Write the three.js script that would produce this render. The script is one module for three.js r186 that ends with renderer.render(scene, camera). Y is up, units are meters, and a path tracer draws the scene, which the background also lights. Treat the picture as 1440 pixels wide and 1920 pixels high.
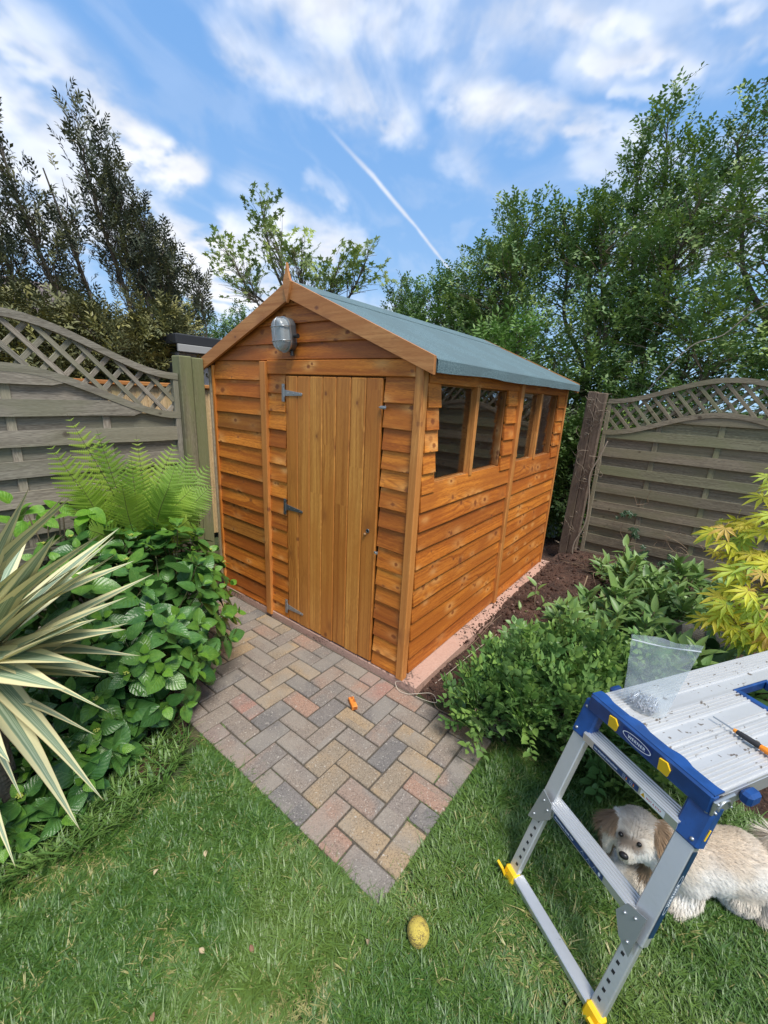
import * as THREE from 'three';
import { mergeGeometries, mergeVertices } from 'three/addons/utils/BufferGeometryUtils.js';

// ---------------------------------------------------------------- camera, exposure
const scene = new THREE.Scene();
const camera = new THREE.PerspectiveCamera(101.86, 0.75, 0.05, 400);
camera.position.set(1.126, 1.628, 1.731);
camera.rotation.set(-0.2765, 0.6476, 0.0517, 'YXZ');
const renderer = new THREE.WebGLRenderer({ antialias: true });
renderer.setSize(768, 1024);
renderer.toneMapping = THREE.LinearToneMapping;
renderer.toneMappingExposure = 1.5;
renderer.shadowMap.enabled = true;
renderer.shadowMap.type = THREE.PCFSoftShadowMap;

// ---------------------------------------------------------------- sun behind thin cloud
const sun = new THREE.DirectionalLight(new THREE.Color(1, 0.95, 0.86), 3.3);
sun.position.set(6.5, 13.5, 2.8);
sun.target.position.set(0, 0, 0);
sun.castShadow = true;
sun.shadow.radius = 44;
sun.shadow.mapSize.set(2048, 2048);
Object.assign(sun.shadow.camera, { left: -12, right: 12, top: 12, bottom: -12, near: 1, far: 50 });
scene.add(sun, sun.target);

// ---------------------------------------------------------------- random numbers and noise
function rngOf(seed) {
  let a = seed >>> 0;
  return () => {
    a = (a + 0x6D2B79F5) >>> 0;
    let t = Math.imul(a ^ (a >>> 15), 1 | a);
    t = (t + Math.imul(t ^ (t >>> 7), 61 | t)) ^ t;
    return ((t ^ (t >>> 14)) >>> 0) / 4294967296;
  };
}
const PERM = new Float32Array(65536);
{ const r = rngOf(7); for (let i = 0; i < 65536; i++) PERM[i] = r(); }
const hash2 = (x, y) => PERM[(Math.imul(x, 374761393) + Math.imul(y, 668265263) ^ (Math.imul(x, 974711) >>> 7)) & 65535];
const hash3 = (x, y, z) => PERM[(Math.imul(x, 374761393) + Math.imul(y, 668265263) + Math.imul(z, 1274126177) ^ (Math.imul(x + z * 31, 974711) >>> 7)) & 65535];
const sm = t => t * t * (3 - 2 * t);
const wrap = (i, p) => p ? ((i % p) + p) % p : i;
function noise2(x, y, px = 0, py = 0) {
  const xi = Math.floor(x), yi = Math.floor(y), u = sm(x - xi), v = sm(y - yi);
  if (!px && !py) { const a = hash2(xi, yi), b = hash2(xi + 1, yi), c = hash2(xi, yi + 1), d = hash2(xi + 1, yi + 1); return a + (b - a) * u + (c - a) * v + (a - b - c + d) * u * v; }
  const x0 = wrap(xi, px), x1 = wrap(xi + 1, px), y0 = wrap(yi, py), y1 = wrap(yi + 1, py);
  const a = hash2(x0, y0), b = hash2(x1, y0), c = hash2(x0, y1), d = hash2(x1, y1);
  return a + (b - a) * u + (c - a) * v + (a - b - c + d) * u * v;
}
function fbm2(x, y, oct, px = 0, py = 0, gain = 0.5) {
  let s = 0, a = 0.5, n = 0;
  for (let i = 0; i < oct; i++) { s += a * noise2(x + i * 17 * (px ? 0 : 1), y, px, py); n += a; a *= gain; x *= 2; y *= 2; px *= 2; py *= 2; }
  return s / n;
}
function noise3(x, y, z) {
  const xi = Math.floor(x), yi = Math.floor(y), zi = Math.floor(z), u = sm(x - xi), v = sm(y - yi), w = sm(z - zi);
  const a = hash3(xi, yi, zi), b = hash3(xi + 1, yi, zi), c = hash3(xi, yi + 1, zi), d = hash3(xi + 1, yi + 1, zi), e = hash3(xi, yi, zi + 1), f = hash3(xi + 1, yi, zi + 1), g = hash3(xi, yi + 1, zi + 1), h = hash3(xi + 1, yi + 1, zi + 1);
  const p = a + (b - a) * u, q = c + (d - c) * u, r = e + (f - e) * u, s = g + (h - g) * u, t0 = p + (q - p) * v;
  return t0 + (r + (s - r) * v - t0) * w;
}
function fbm3(x, y, z, oct) {
  let s = 0, a = 0.5, n = 0;
  for (let i = 0; i < oct; i++) { s += a * noise3(x, y, z); n += a; a *= 0.52; x = x * 2.03 + 11.3; y = y * 2.03 + 5.1; z = z * 2.03 + 3.7; }
  return s / n;
}
const clamp = (x, a = 0, b = 1) => x < a ? a : x > b ? b : x;
const lerp = (a, b, t) => a + (b - a) * t;
const smooth = (a, b, x) => sm(clamp((x - a) / (b - a)));
const mix3 = (a, b, t) => [lerp(a[0], b[0], t), lerp(a[1], b[1], t), lerp(a[2], b[2], t)];

// ---------------------------------------------------------------- sky: blue air, veils of cirrus, patches of cumulus, one vapour trail
// features are laid out by compass bearing and elevation in degrees; the same cloud field goes on all round
{
  const W = 2816, H = 1408, data = new Float32Array(W * H * 4), D = Math.PI / 180;
  // [az1, el1, az2, el2, half width, strength, softness: 0 crisp cumulus .. 1 veil]
  const F = [
    [-75, 35, -50, 38, 4, 0.35, 1], [-54, 36.5, -28, 37, 4.5, 0.8, 1], [-56, 31, -36, 26.5, 1.7, 0.65, 0.8], [-48, 33.5, -30, 32.5, 2.6, 0.6, 1], [-46, 30.5, -36, 28.5, 1.9, 0.5, 0.9],
    [-80, 29, -69, 25, 2.8, 0.8, 0.5], [-79, 22, -68, 21.5, 3.6, 0.8, 0.5], [-67.5, 23.3, -62, 20.5, 2.3, 0.95, 0.15], [-63.5, 21.5, -60.5, 21.5, 1.7, 0.9, 0.1], [-80, 15, -68, 16, 4.5, 0.85, 0.3],
    [-63, 15.3, -57, 14.2, 2.5, 1, 0.1], [-62, 11, -50, 10.5, 3.2, 1, 0.2], [-56, 16, -46, 15.5, 2.4, 0.85, 0.3], [-50, 18.5, -42, 16.5, 1.8, 0.75, 0.4], [-47, 22, -44, 20.5, 1.1, 0.5, 0.7], [-55, 21, -50, 19, 1.8, 0.35, 0.9],
    [-45, 9, -30, 9, 2.5, 0.6, 0.4], [-33, 30.0, -21, 28, 1.5, 0.75, 0.75], [-31, 28.5, -23, 26.5, 1.6, 0.55, 0.7], [-24, 34.5, -10, 32, 2.2, 0.42, 0.75], [-19, 31, -6, 28.5, 1.8, 0.45, 0.75], [-22, 34, -16, 32, 0.8, 0.5, 0.55], [-17, 33, -13, 31.5, 0.7, 0.55, 0.5], [-18, 31, -12, 29.5, 0.6, 0.6, 0.5], [-13, 30.5, -8, 28, 0.8, 0.7, 0.45], [-8, 32, -4, 30.5, 0.9, 0.7, 0.45], [-15, 28.5, -9, 27, 0.6, 0.55, 0.5], [-19, 27, -12, 25.4, 1.1, 0.75, 0.6],
    [-5, 29.5, 6, 31, 1.3, 0.7, 0.5], [-16, 24, -4, 22, 2, 0.5, 0.3], [-32, 25.5, -25, 20.5, 1.6, 0.32, 1], [-8, 18, 20, 18, 5, 0.5, 0.3], [10, 25, 35, 28, 4, 0.6, 0.3],
  ];
  const trail = [[-47.5, 27.6], [-40.4, 23.0], [-35.0, 18.7], [-30.9, 14.9], [-27.5, 11.5]];
  for (let j = 0; j < H; j++) {
    const el = (0.5 - (j + 0.5) / H) * 180;               // row 0 is the zenith before the flip below
    const row = H - 1 - j;
    for (let i = 0; i < W; i++) {
      const u = (i + 0.5) / W, k = (row * W + i) * 4;
      // three.js equirect: u = atan2(z, x) / 2pi + 0.5
      const phi = (u - 0.5) * 2 * Math.PI, ce = Math.cos(el * D), dx = ce * Math.cos(phi), dz = ce * Math.sin(phi), dy = Math.sin(el * D);
      if (el < -2) { data[k] = 0.10; data[k + 1] = 0.115; data[k + 2] = 0.08; data[k + 3] = 1; continue; }
      let az = Math.atan2(dx, -dz) / D;
      const h = clamp(dy), air = Math.pow(1 - h, 3.2);
      // air: deeper blue overhead, paler to the horizon
      let c = mix3([0.122, 0.275, 0.565], [0.34, 0.52, 0.71], air);
      // projected cloud sheet at height 1
      const q = 1 / (Math.max(dy, 0) + 0.14), sx = dx * q, sz = dz * q;
      const w1 = fbm2(sx * 1.3 + 40, sz * 1.3 + 9, 3) - 0.5, w2 = fbm2(sx * 1.3 + 4, sz * 1.3 + 77, 3) - 0.5;
      const fine = fbm2(sx * 9 + w1 * 4 + 3, sz * 9 + w2 * 4, 6, 0, 0, 0.62), wisp = fbm2(sx * 2.6 + sz * 2.4 + w1 * 3.4, (sz - sx) * 4.0 + w2 * 5, 6, 0, 0, 0.58), inFrame = az > -95 && az < 45 && el < 48, puff = fbm3(dx * 15 + w1 * 2, dy * 26, dz * 15 + w2 * 2, inFrame ? 7 : 3);
      let dens = 0;
      if (inFrame) {
        const wa = az + (puff - 0.5) * 3.6, we = el + (fine - 0.5) * 2.6;
        for (const f of F) {
          const ax = f[2] - f[0], ay = f[3] - f[1], cs = Math.cos(el * D), px = (wa - f[0]) * cs, py = we - f[1], qx = ax * cs;
          const t = clamp((px * qx + py * ay) / (qx * qx + ay * ay)), ex = px - t * qx, ey = py - t * ay, d = Math.sqrt(ex * ex + ey * ey) / f[4];
          if (d > 1.5) continue;
          const s = f[6], edge = smooth(1.45, lerp(0.5, 0.0, s), d);
          const tex = lerp(smooth(0.38, 0.60, puff * 0.62 + fine * 0.38 + (1 - d) * 0.12), 0.22 + 0.78 * smooth(0.34, 0.62, wisp * 0.5 + fine * 0.3 + puff * 0.2), s);
          dens = 1 - (1 - dens) * (1 - f[5] * edge * tex);
        }
      }
      const far = inFrame ? smooth(40, 48, el) + smooth(-88, -95, az) + smooth(38, 45, az) : 1;
      if (far > 0) dens = 1 - (1 - dens) * (1 - clamp(far) * 0.9 * smooth(0.42, 0.66, wisp * 0.45 + fine * 0.3 + (w1 + 0.5) * 0.25));
      dens = 1 - (1 - dens) * (1 - 0.12 * smooth(0.42, 0.72, wisp) * smooth(2, 10, el));
      // vapour trail
      if (az > -50 && az < -24 && el > 9 && el < 31) {
        let best = 9, tt = 0;
        for (let n = 0; n < trail.length - 1; n++) {
          const a = trail[n], b = trail[n + 1], cs = Math.cos(el * D), qx = (b[0] - a[0]) * cs, qy = b[1] - a[1], px = (az - a[0]) * cs, py = el - a[1];
          const t = clamp((px * qx + py * qy) / (qx * qx + qy * qy)), d = Math.hypot(px - t * qx, py - t * qy);
          if (d < best) { best = d; tt = (n + t) / (trail.length - 1); }
        }
        const wd = lerp(0.20, 0.09, tt);
        dens = 1 - (1 - dens) * (1 - 0.75 * smooth(0.0, 0.3, tt) * smooth(wd * 1.6, wd * 0.2, best + (fine - 0.5) * 0.18));
      }
      const shade = 0.80 + 0.16 * smooth(0.35, 0.65, puff) ;
      const white = [0.76 * shade, 0.78 * shade, 0.83 * shade];
      c = mix3(c, white, clamp(dens));
      data[k] = c[0]; data[k + 1] = c[1]; data[k + 2] = c[2]; data[k + 3] = 1;
    }
  }
  const sky = new THREE.DataTexture(data, W, H, THREE.RGBAFormat, THREE.FloatType);
  sky.mapping = THREE.EquirectangularReflectionMapping;
  sky.magFilter = THREE.LinearFilter; sky.minFilter = THREE.LinearFilter;
  sky.colorSpace = THREE.LinearSRGBColorSpace;
  sky.needsUpdate = true;
  scene.background = sky;
  scene.environment = sky;
}
// ---------------------------------------------------------------- things, parts, setting
const taken = new Map();
function numbered(name) {
  const n = taken.get(name) || 0; taken.set(name, n + 1);
  return n ? `${name}_${String(n).padStart(3, '0')}` : name;
}
const V = (x, y, z) => new THREE.Vector3(x, y, z);
function shadows(m) { m.castShadow = true; m.receiveShadow = true; return m; }
function thing(name, label, category, [x, y, z] = [0, 0, 0], turn = 0, group) {
  const o = new THREE.Group(); o.name = numbered(name); o.position.set(x, y, z); o.rotation.y = turn;
  o.userData = { label, category }; if (group) o.userData.group = group;
  scene.add(o); return o;
}
function solo(name, geo, mat, label, category, group) {            // a thing that is one mesh; its origin goes to the middle of its foot
  geo.computeBoundingBox(); const b = geo.boundingBox, c = b.getCenter(new THREE.Vector3()), foot = b.min.y;
  geo.translate(-c.x, -foot, -c.z);
  const m = shadows(new THREE.Mesh(geo, mat)); m.position.set(c.x, foot, c.z); m.name = numbered(name); m.userData = { label, category }; if (group) m.userData.group = group;
  scene.add(m); return m;
}
function part(parent, name, geo, mat, x = 0, y = 0, z = 0) {
  const m = shadows(new THREE.Mesh(geo, mat)); m.name = name; m.position.set(x, y, z); parent.add(m); return m;
}
function partGroup(parent, name, x = 0, y = 0, z = 0) { const g = new THREE.Group(); g.name = name; g.position.set(x, y, z); parent.add(g); return g; }
function setting(name, geo, mat) { const m = shadows(new THREE.Mesh(geo, mat)); m.name = numbered(name); m.userData = { kind: 'structure' }; scene.add(m); return m; }
function copies(name, geo, mat, matrices, colors, parent) {
  const m = shadows(new THREE.InstancedMesh(geo, mat, matrices.length)); m.name = name; m.userData = { kind: 'stuff' };
  const c = new THREE.Color();
  matrices.forEach((x, i) => { m.setMatrixAt(i, x); if (colors) m.setColorAt(i, c.setRGB(...colors[i])); });
  m.instanceMatrix.needsUpdate = true; (parent || scene).add(m); return m;
}

// ---------------------------------------------------------------- geometry helpers
class MB {                                                         // mesh builder: loose triangles with uv in metres
  constructor() { this.p = []; this.u = []; this.c = []; }
  tri(a, b, c, ua, ub, uc) { this.p.push(...a, ...b, ...c); this.u.push(...ua, ...ub, ...uc); return this; }
  quad(a, b, c, d, ua, ub, uc, ud) { return this.tri(a, b, c, ua, ub, uc).tri(a, c, d, ua, uc, ud); }
  geo(smoothIt) {
    let g = new THREE.BufferGeometry();
    g.setAttribute('position', new THREE.Float32BufferAttribute(this.p, 3));
    g.setAttribute('uv', new THREE.Float32BufferAttribute(this.u, 2));
    if (smoothIt) g = mergeVertices(g, 1e-5);
    g.computeVertexNormals(); return g;
  }
}
const UVR = rngOf(99);
// chamfered box, centred; grain = axis the texture's u runs along
function cbox(w, h, d, b = 0.003, grain = 0, off) {
  const m = new MB(), x = w / 2, y = h / 2, z = d / 2, S = [x, y, z]; b = Math.min(b, x * 0.9, y * 0.9, z * 0.9);
  const [ou, ov] = off || [UVR() * 7, UVR() * 7];
  const uv = (p, n) => {
    const o = [0, 1, 2].filter(i => i !== grain), side = n === grain ? [p[o[0]], p[o[1]]] : [p[grain], p[o[0]] + p[o[1]]];
    return [side[0] + ou, side[1] + ov];
  };
  const poly = (pts, n) => {
    const a = new THREE.Vector3().fromArray(pts[1]).sub(V(...pts[0])), c = new THREE.Vector3().fromArray(pts[2]).sub(V(...pts[0]));
    const nn = a.cross(c), cen = V(0, 0, 0); pts.forEach(q => cen.add(V(...q)));
    if (nn.dot(cen) < 0) pts.reverse();
    for (let i = 2; i < pts.length; i++) m.tri(pts[0], pts[i - 1], pts[i], uv(pts[0], n), uv(pts[i - 1], n), uv(pts[i], n));
  };
  for (let n = 0; n < 3; n++) for (const s of [-1, 1]) {
    const o = [0, 1, 2].filter(i => i !== n), P = (a, c) => { const q = [0, 0, 0]; q[n] = s * S[n]; q[o[0]] = a * (S[o[0]] - b); q[o[1]] = c * (S[o[1]] - b); return q; };
    poly([P(-1, -1), P(1, -1), P(1, 1), P(-1, 1)], n);
  }
  for (let n = 0; n < 3; n++) {
    const o = [0, 1, 2].filter(i => i !== n);
    for (const s of [-1, 1]) for (const t of [-1, 1]) {
      const P = (k, e) => { const q = [0, 0, 0]; q[n] = k * (S[n] - b); q[o[0]] = s * (S[o[0]] - (e ? b : 0)); q[o[1]] = t * (S[o[1]] - (e ? 0 : b)); return q; };
      poly([P(-1, 0), P(1, 0), P(1, 1), P(-1, 1)], n === grain ? o[0] : n);
    }
  }
  for (const s of [-1, 1]) for (const t of [-1, 1]) for (const r of [-1, 1])
    poly([[s * x, t * (y - b), r * (z - b)], [s * (x - b), t * y, r * (z - b)], [s * (x - b), t * (y - b), r * z]], 1);
  return m.geo();
}
function box(x0, x1, y0, y1, z0, z1, b = 0.003, grain = 0) {
  return cbox(x1 - x0, y1 - y0, z1 - z0, b, grain).translate((x0 + x1) / 2, (y0 + y1) / 2, (z0 + z1) / 2);
}
// chamfered bar from a to b; w across, t in the direction of 'face'
function bar(a, b, w, t, face = V(0, 0, 1), bev = 0.002) {
  const A = V(...a), B = V(...b), X = B.clone().sub(A), L = X.length(); X.normalize();
  const Y = face.clone().cross(X).normalize(), Z = X.clone().cross(Y).normalize();
  return cbox(L, w, t, bev, 0).applyMatrix4(new THREE.Matrix4().makeBasis(X, Y, Z).setPosition(A.add(B).multiplyScalar(0.5)));
}
// outline in xy (counter-clockwise or not) pushed out from z0 to z1
function prism(pts, z0, z1, uvAt) {
  if (THREE.ShapeUtils.area(pts.map(p => new THREE.Vector2(...p))) < 0) pts = pts.slice().reverse();
  const v = pts.map(p => new THREE.Vector2(...p)), m = new MB(), [ou, ov] = uvAt || [UVR() * 7, UVR() * 7];
  for (const [a, b, c] of THREE.ShapeUtils.triangulateShape(v, [])) {
    const U = i => [pts[i][0] + ou, pts[i][1] + ov];
    m.tri([...pts[a], z1], [...pts[b], z1], [...pts[c], z1], U(a), U(b), U(c));
    m.tri([...pts[a], z0], [...pts[c], z0], [...pts[b], z0], U(a), U(c), U(b));
  }
  let s = 0;
  for (let i = 0; i < pts.length; i++) {
    const p = pts[i], q = pts[(i + 1) % pts.length], l = Math.hypot(q[0] - p[0], q[1] - p[1]);
    m.quad([...p, z0], [...q, z0], [...q, z1], [...p, z1], [s + ou, z0 + ov], [s + l + ou, z0 + ov], [s + l + ou, z1 + ov], [s + ou, z1 + ov]);
    s += l;
  }
  return m.geo();
}
// round tube along points with a radius at each
function tube(pts, radii, sides = 6, closed = true) {
  const n = pts.length, P = pts.map(p => p.isVector3 ? p : V(...p)), R = i => Array.isArray(radii) ? radii[i] : radii;
  const pos = [], uv = [], idx = []; let N = V(0.3, 1, 0.2), len = 0;
  for (let i = 0; i < n; i++) {
    const T = P[Math.min(i + 1, n - 1)].clone().sub(P[Math.max(i - 1, 0)]).normalize();
    N.sub(T.clone().multiplyScalar(N.dot(T))); if (N.lengthSq() < 1e-6) N = V(T.y, T.z, T.x); N.normalize();
    const Bn = T.clone().cross(N); if (i) len += P[i].distanceTo(P[i - 1]);
    for (let k = 0; k <= sides; k++) {
      const a = k / sides * Math.PI * 2, c = Math.cos(a) * R(i), s = Math.sin(a) * R(i);
      pos.push(P[i].x + N.x * c + Bn.x * s, P[i].y + N.y * c + Bn.y * s, P[i].z + N.z * c + Bn.z * s); uv.push(len, k / sides * 0.3);
    }
  }
  for (let i = 0; i < n - 1; i++) for (let k = 0; k < sides; k++) { const a = i * (sides + 1) + k, b = a + sides + 1; idx.push(a, a + 1, b, b, a + 1, b + 1); }
  if (closed) for (const e of [0, n - 1]) { const c = pos.length / 3; pos.push(P[e].x, P[e].y, P[e].z); uv.push(0, 0); for (let k = 0; k < sides; k++) { const a = e * (sides + 1) + k; e ? idx.push(c, a, a + 1) : idx.push(c, a + 1, a); } }
  const g = new THREE.BufferGeometry(); g.setAttribute('position', new THREE.Float32BufferAttribute(pos, 3)); g.setAttribute('uv', new THREE.Float32BufferAttribute(uv, 2)); g.setIndex(idx); g.computeVertexNormals(); return g;
}
const curve = (pts, n) => new THREE.CatmullRomCurve3(pts.map(p => p.isVector3 ? p : V(...p))).getPoints(n);
const join = gs => mergeGeometries(gs.map(g => { const q = g.index ? g.toNonIndexed() : g; for (const k of Object.keys(q.attributes)) if (!['position', 'normal', 'uv', 'color'].includes(k)) q.deleteAttribute(k); return q; }));
const disc = (r, d, seg = 16) => new THREE.CylinderGeometry(r, r, d, seg).rotateX(Math.PI / 2);
function aim(pos, dir, up, s = 1) {                                 // z along dir, y near up
  const Z = dir.clone().normalize(), X = up.clone().cross(Z); if (X.lengthSq() < 1e-8) X.set(1, 0, 0); X.normalize();
  const Y = Z.clone().cross(X), m = new THREE.Matrix4().makeBasis(X, Y, Z);
  const sc = typeof s === 'number' ? V(s, s, s) : s;
  return m.scale(sc).setPosition(pos);
}

// ---------------------------------------------------------------- textures
function tex(w, h, fn, srgb = true, rep) {
  const d = new Uint8Array(w * h * 4);
  const enc = x => { x = clamp(x); return 255 * (srgb ? (x <= 0.0031308 ? x * 12.92 : 1.055 * Math.pow(x, 1 / 2.4) - 0.055) : x); };
  for (let j = 0; j < h; j++) for (let i = 0; i < w; i++) {
    const c = fn((i + 0.5) / w, (j + 0.5) / h), k = (j * w + i) * 4;
    d[k] = enc(c[0]); d[k + 1] = enc(c[1]); d[k + 2] = enc(c[2]); d[k + 3] = c.length > 3 ? c[3] * 255 : 255;
  }
  const t = new THREE.DataTexture(d, w, h); t.wrapS = t.wrapT = THREE.RepeatWrapping; t.magFilter = THREE.LinearFilter; t.minFilter = THREE.LinearMipmapLinearFilter; t.generateMipmaps = true;
  if (srgb) t.colorSpace = THREE.SRGBColorSpace;
  if (rep) t.repeat.set(rep[0], rep[1]);
  t.needsUpdate = true; return t;
}
// sawn softwood, grain along u: 2.4 m by 0.6 m
function woodField(seed, knots, rough) {
  const r = rngOf(seed), K = [];
  for (let i = 0; i < knots; i++) K.push([r() * 2.4, r() * 0.6, 0.008 + 0.017 * r() * r(), r(), 0.35 + r() * 0.5]);
  return (u, v) => {
    const x = u * 2.4, y = v * 0.6;
    let yy = y + (fbm2(u * 4, v * 3, 3, 4, 3) - 0.5) * 0.05, knot = 0, halo = 0;
    for (const k of K) {
      let dy = y - k[1]; dy -= Math.round(dy / 0.6) * 0.6; if (dy > 0.075 || dy < -0.075) continue;
      let dx = x - k[0]; dx -= Math.round(dx / 2.4) * 2.4; if (dx > 0.2 || dx < -0.2) continue;
      const e = dx * dx / (k[2] * k[2] * 9) + dy * dy / (k[2] * k[2] * 3);
      if (e < 12) { yy += Math.sign(dy || 1) * k[2] * 1.6 * Math.exp(-e * 0.6); const wv = noise2(x * 260 + k[3] * 50, y * 260) * 0.5 + 0.75, d = Math.sqrt(dx * dx * k[4] + dy * dy) / (k[2] * wv); knot = Math.max(knot, smooth(1.25, 0.45, d) * smooth(0.15, 0.5, k[3])); halo = Math.max(halo, Math.exp(-(dx * dx * 0.22 + dy * dy) / (k[2] * k[2]) * 0.3) * (0.5 + 0.5 * Math.sin(k[3] * 40))); }
    }
    const ring = noise2(yy * 120 + 3, u * 2.2, 0, 0) * 0.55 + noise2(yy * 48, u * 1.1, 0, 0) * 0.45;
    const fibre = noise2(u * 140, v * 420, 140, 420) * 0.6 + noise2(u * 60, v * 512, 60, 512) * 0.4;
    const patch = fbm2(u * 5, v * 4, 4, 5, 4);
    return { g: clamp(ring * (1 - rough) + fibre * rough), knot, halo, patch, fibre };
  };
}
function woodMaps(seed, knots, rough, shade) {
  const f0 = woodField(seed, knots, rough), W = 1024, H = 512, kept = new Array(W * H), f = (u, v) => { const k = Math.floor(u * W) + W * Math.floor(v * H); return kept[k] || (kept[k] = f0(u, v)); };
  return { map: tex(W, H, (u, v) => shade(f(u, v), u, v), true, [1 / 2.4, 1 / 0.6]), bumpMap: tex(W, H, (u, v) => { const q = f(u, v), b = clamp(q.g * 0.75 + 0.2 - q.knot * 0.25); return [b, b, b]; }, false, [1 / 2.4, 1 / 0.6]) };
}
const col = (r, g, b) => new THREE.Color().setRGB(r, g, b);
const std = o => new THREE.MeshStandardMaterial(o);
const phys = o => new THREE.MeshPhysicalMaterial(o);

// orange-brown stained softwood
const stain = woodMaps(11, 64, 0.45, (q) => {
  let c = mix3([0.36, 0.092, 0.008], [0.74, 0.25, 0.028], smooth(0.22, 0.78, q.g));
  c = mix3(c, [0.40, 0.108, 0.012], 0.6 * smooth(0.42, 0.62, q.patch));
  c = mix3(c, [0.84, 0.42, 0.13], 0.8 * q.halo * (1 - q.knot));
  return mix3(c, [0.24, 0.075, 0.02], q.knot * 0.85);
});
const clean = woodMaps(12, 26, 0.34, (q) => {                        // planed boards under the same stain, paler
  let c = mix3([0.38, 0.125, 0.018], [0.66, 0.272, 0.052], smooth(0.2, 0.8, q.g));
  c = mix3(c, [0.48, 0.158, 0.024], 0.6 * smooth(0.4, 0.65, q.patch));
  return mix3(c, [0.19, 0.055, 0.014], Math.max(q.knot * 0.85, q.halo * 0.45));
});
const weather = woodMaps(13, 12, 0.62, (q, u, v) => {              // silvered fence timber with algae
  let c = mix3([0.15, 0.13, 0.108], [0.34, 0.31, 0.265], smooth(0.2, 0.8, q.g));
  c = mix3(c, [0.22, 0.215, 0.15], 0.6 * smooth(0.48, 0.7, q.patch));
  return mix3(c, [0.07, 0.055, 0.04], q.knot * 0.7 + q.halo * 0.15);
});
const mossy = woodMaps(14, 5, 0.6, (q, u, v) => {
  let c = mix3([0.085, 0.075, 0.05], [0.23, 0.2, 0.14], smooth(0.2, 0.8, q.g));
  c = mix3(c, [0.135, 0.15, 0.062], 0.7 * smooth(0.36, 0.6, q.patch));
  return mix3(c, [0.05, 0.045, 0.03], q.knot * 0.7);
});
const M = {};
const woodMat = (maps, c, bump = 0.0012, rough = 0.62) => std({ ...maps, color: col(...c), bumpScale: bump, roughness: rough });
M.plank = [woodMat(stain, [0.95, 0.95, 0.92]), woodMat(stain, [0.76, 0.70, 0.70]), woodMat(stain, [1.08, 1.12, 1.15]), woodMat(stain, [0.86, 0.78, 0.70])];
M.plankDull = woodMat(stain, [0.62, 0.74, 0.95]);
M.door = [woodMat(clean, [1, 1.06, 1.15], 0.0006, 0.5), woodMat(clean, [0.86, 0.82, 0.78], 0.0006, 0.5), woodMat(clean, [1.1, 1.22, 1.35], 0.0006, 0.5), woodMat(clean, [0.96, 0.97, 0.95], 0.0006, 0.5)];
M.trim = woodMat(clean, [1.06, 1.12, 1.5], 0.0008, 0.55);
M.barge = woodMat(clean, [0.92, 1.05, 1.9], 0.0008, 0.6);
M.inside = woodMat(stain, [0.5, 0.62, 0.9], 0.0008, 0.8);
M.fenceGrey = [woodMat(weather, [1.02, 1.0, 0.94], 0.0016, 0.85), woodMat(weather, [0.86, 0.86, 0.8], 0.0016, 0.85), woodMat(weather, [1.14, 1.1, 1.02], 0.0016, 0.85)];
M.fenceBrown = [woodMat(weather, [0.98, 0.90, 0.72], 0.0016, 0.85), woodMat(weather, [0.85, 0.80, 0.64], 0.0016, 0.85), woodMat(weather, [0.92, 0.95, 0.68], 0.0016, 0.85)];
M.mossy = woodMat(mossy, [1.15, 1.15, 1.1], 0.002, 0.9);
M.darkPost = woodMat(weather, [0.62, 0.48, 0.40], 0.002, 0.9);
M.newWood = woodMat(weather, [2.1, 1.85, 1.45], 0.0008, 0.75);
M.featherNew = woodMat(weather, [2.2, 1.7, 1.05], 0.0008, 0.75);
M.zinc = std({ color: col(0.42, 0.44, 0.45), metalness: 0.85, roughness: 0.42 });
M.zincDark = std({ color: col(0.16, 0.17, 0.18), metalness: 0.8, roughness: 0.5 });
M.black = std({ color: col(0.012, 0.012, 0.013), roughness: 0.5 });
M.glass = phys({ color: col(1, 1, 1), transmission: 1, thickness: 0, roughness: 0.015, ior: 1.52 });
// ---------------------------------------------------------------- ground, lawn, beds, slab, paving
const soilTex = seed => tex(512, 512, (u, v) => {
  const a = fbm2(u * 6, v * 6, 5, 6, 6), b = noise2(u * 128, v * 128, 128, 128), s = noise2(u * 60 + 9, v * 60, 60, 60);
  let c = mix3([0.028, 0.014, 0.009], [0.095, 0.047, 0.03], smooth(0.25, 0.75, a * 0.6 + b * 0.4));
  if (s > 0.9) c = mix3(c, [0.2, 0.16, 0.12], 0.6);
  return c;
}, true, [1.4, 1.4]);
const soilBump = tex(512, 512, (u, v) => { const a = fbm2(u * 10, v * 10, 5, 10, 10) * 0.6 + noise2(u * 90, v * 90, 90, 90) * 0.4; return [a, a, a]; }, false, [1.4, 1.4]);
M.soil = std({ map: soilTex(1), bumpMap: soilBump, bumpScale: 0.02, roughness: 0.95 });
M.turf = std({
  map: tex(512, 512, (u, v) => {
    const a = fbm2(u * 8, v * 8, 5, 8, 8), b = noise2(u * 160, v * 160, 160, 160);
    return mix3(mix3([0.022, 0.032, 0.010], [0.05, 0.07, 0.02], b), [0.12, 0.095, 0.045], 0.65 * smooth(0.5, 0.72, a));
  }, true, [0.8, 0.8]), bumpMap: soilBump, bumpScale: 0.012, roughness: 0.95,
});
function sheet(x0, x1, z0, z1, y, nx = 1, nz = 1, hf) {
  const g = new THREE.PlaneGeometry(x1 - x0, z1 - z0, nx, nz).rotateX(-Math.PI / 2).translate((x0 + x1) / 2, y, (z0 + z1) / 2), p = g.attributes.position, u = g.attributes.uv;
  for (let i = 0; i < p.count; i++) { if (hf) p.setY(i, y + hf(p.getX(i), p.getZ(i))); u.setXY(i, p.getX(i), p.getZ(i)); }
  g.computeVertexNormals(); return g;
}
setting('ground', sheet(-120, 120, -120, 120, -0.06), M.turf);
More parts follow.
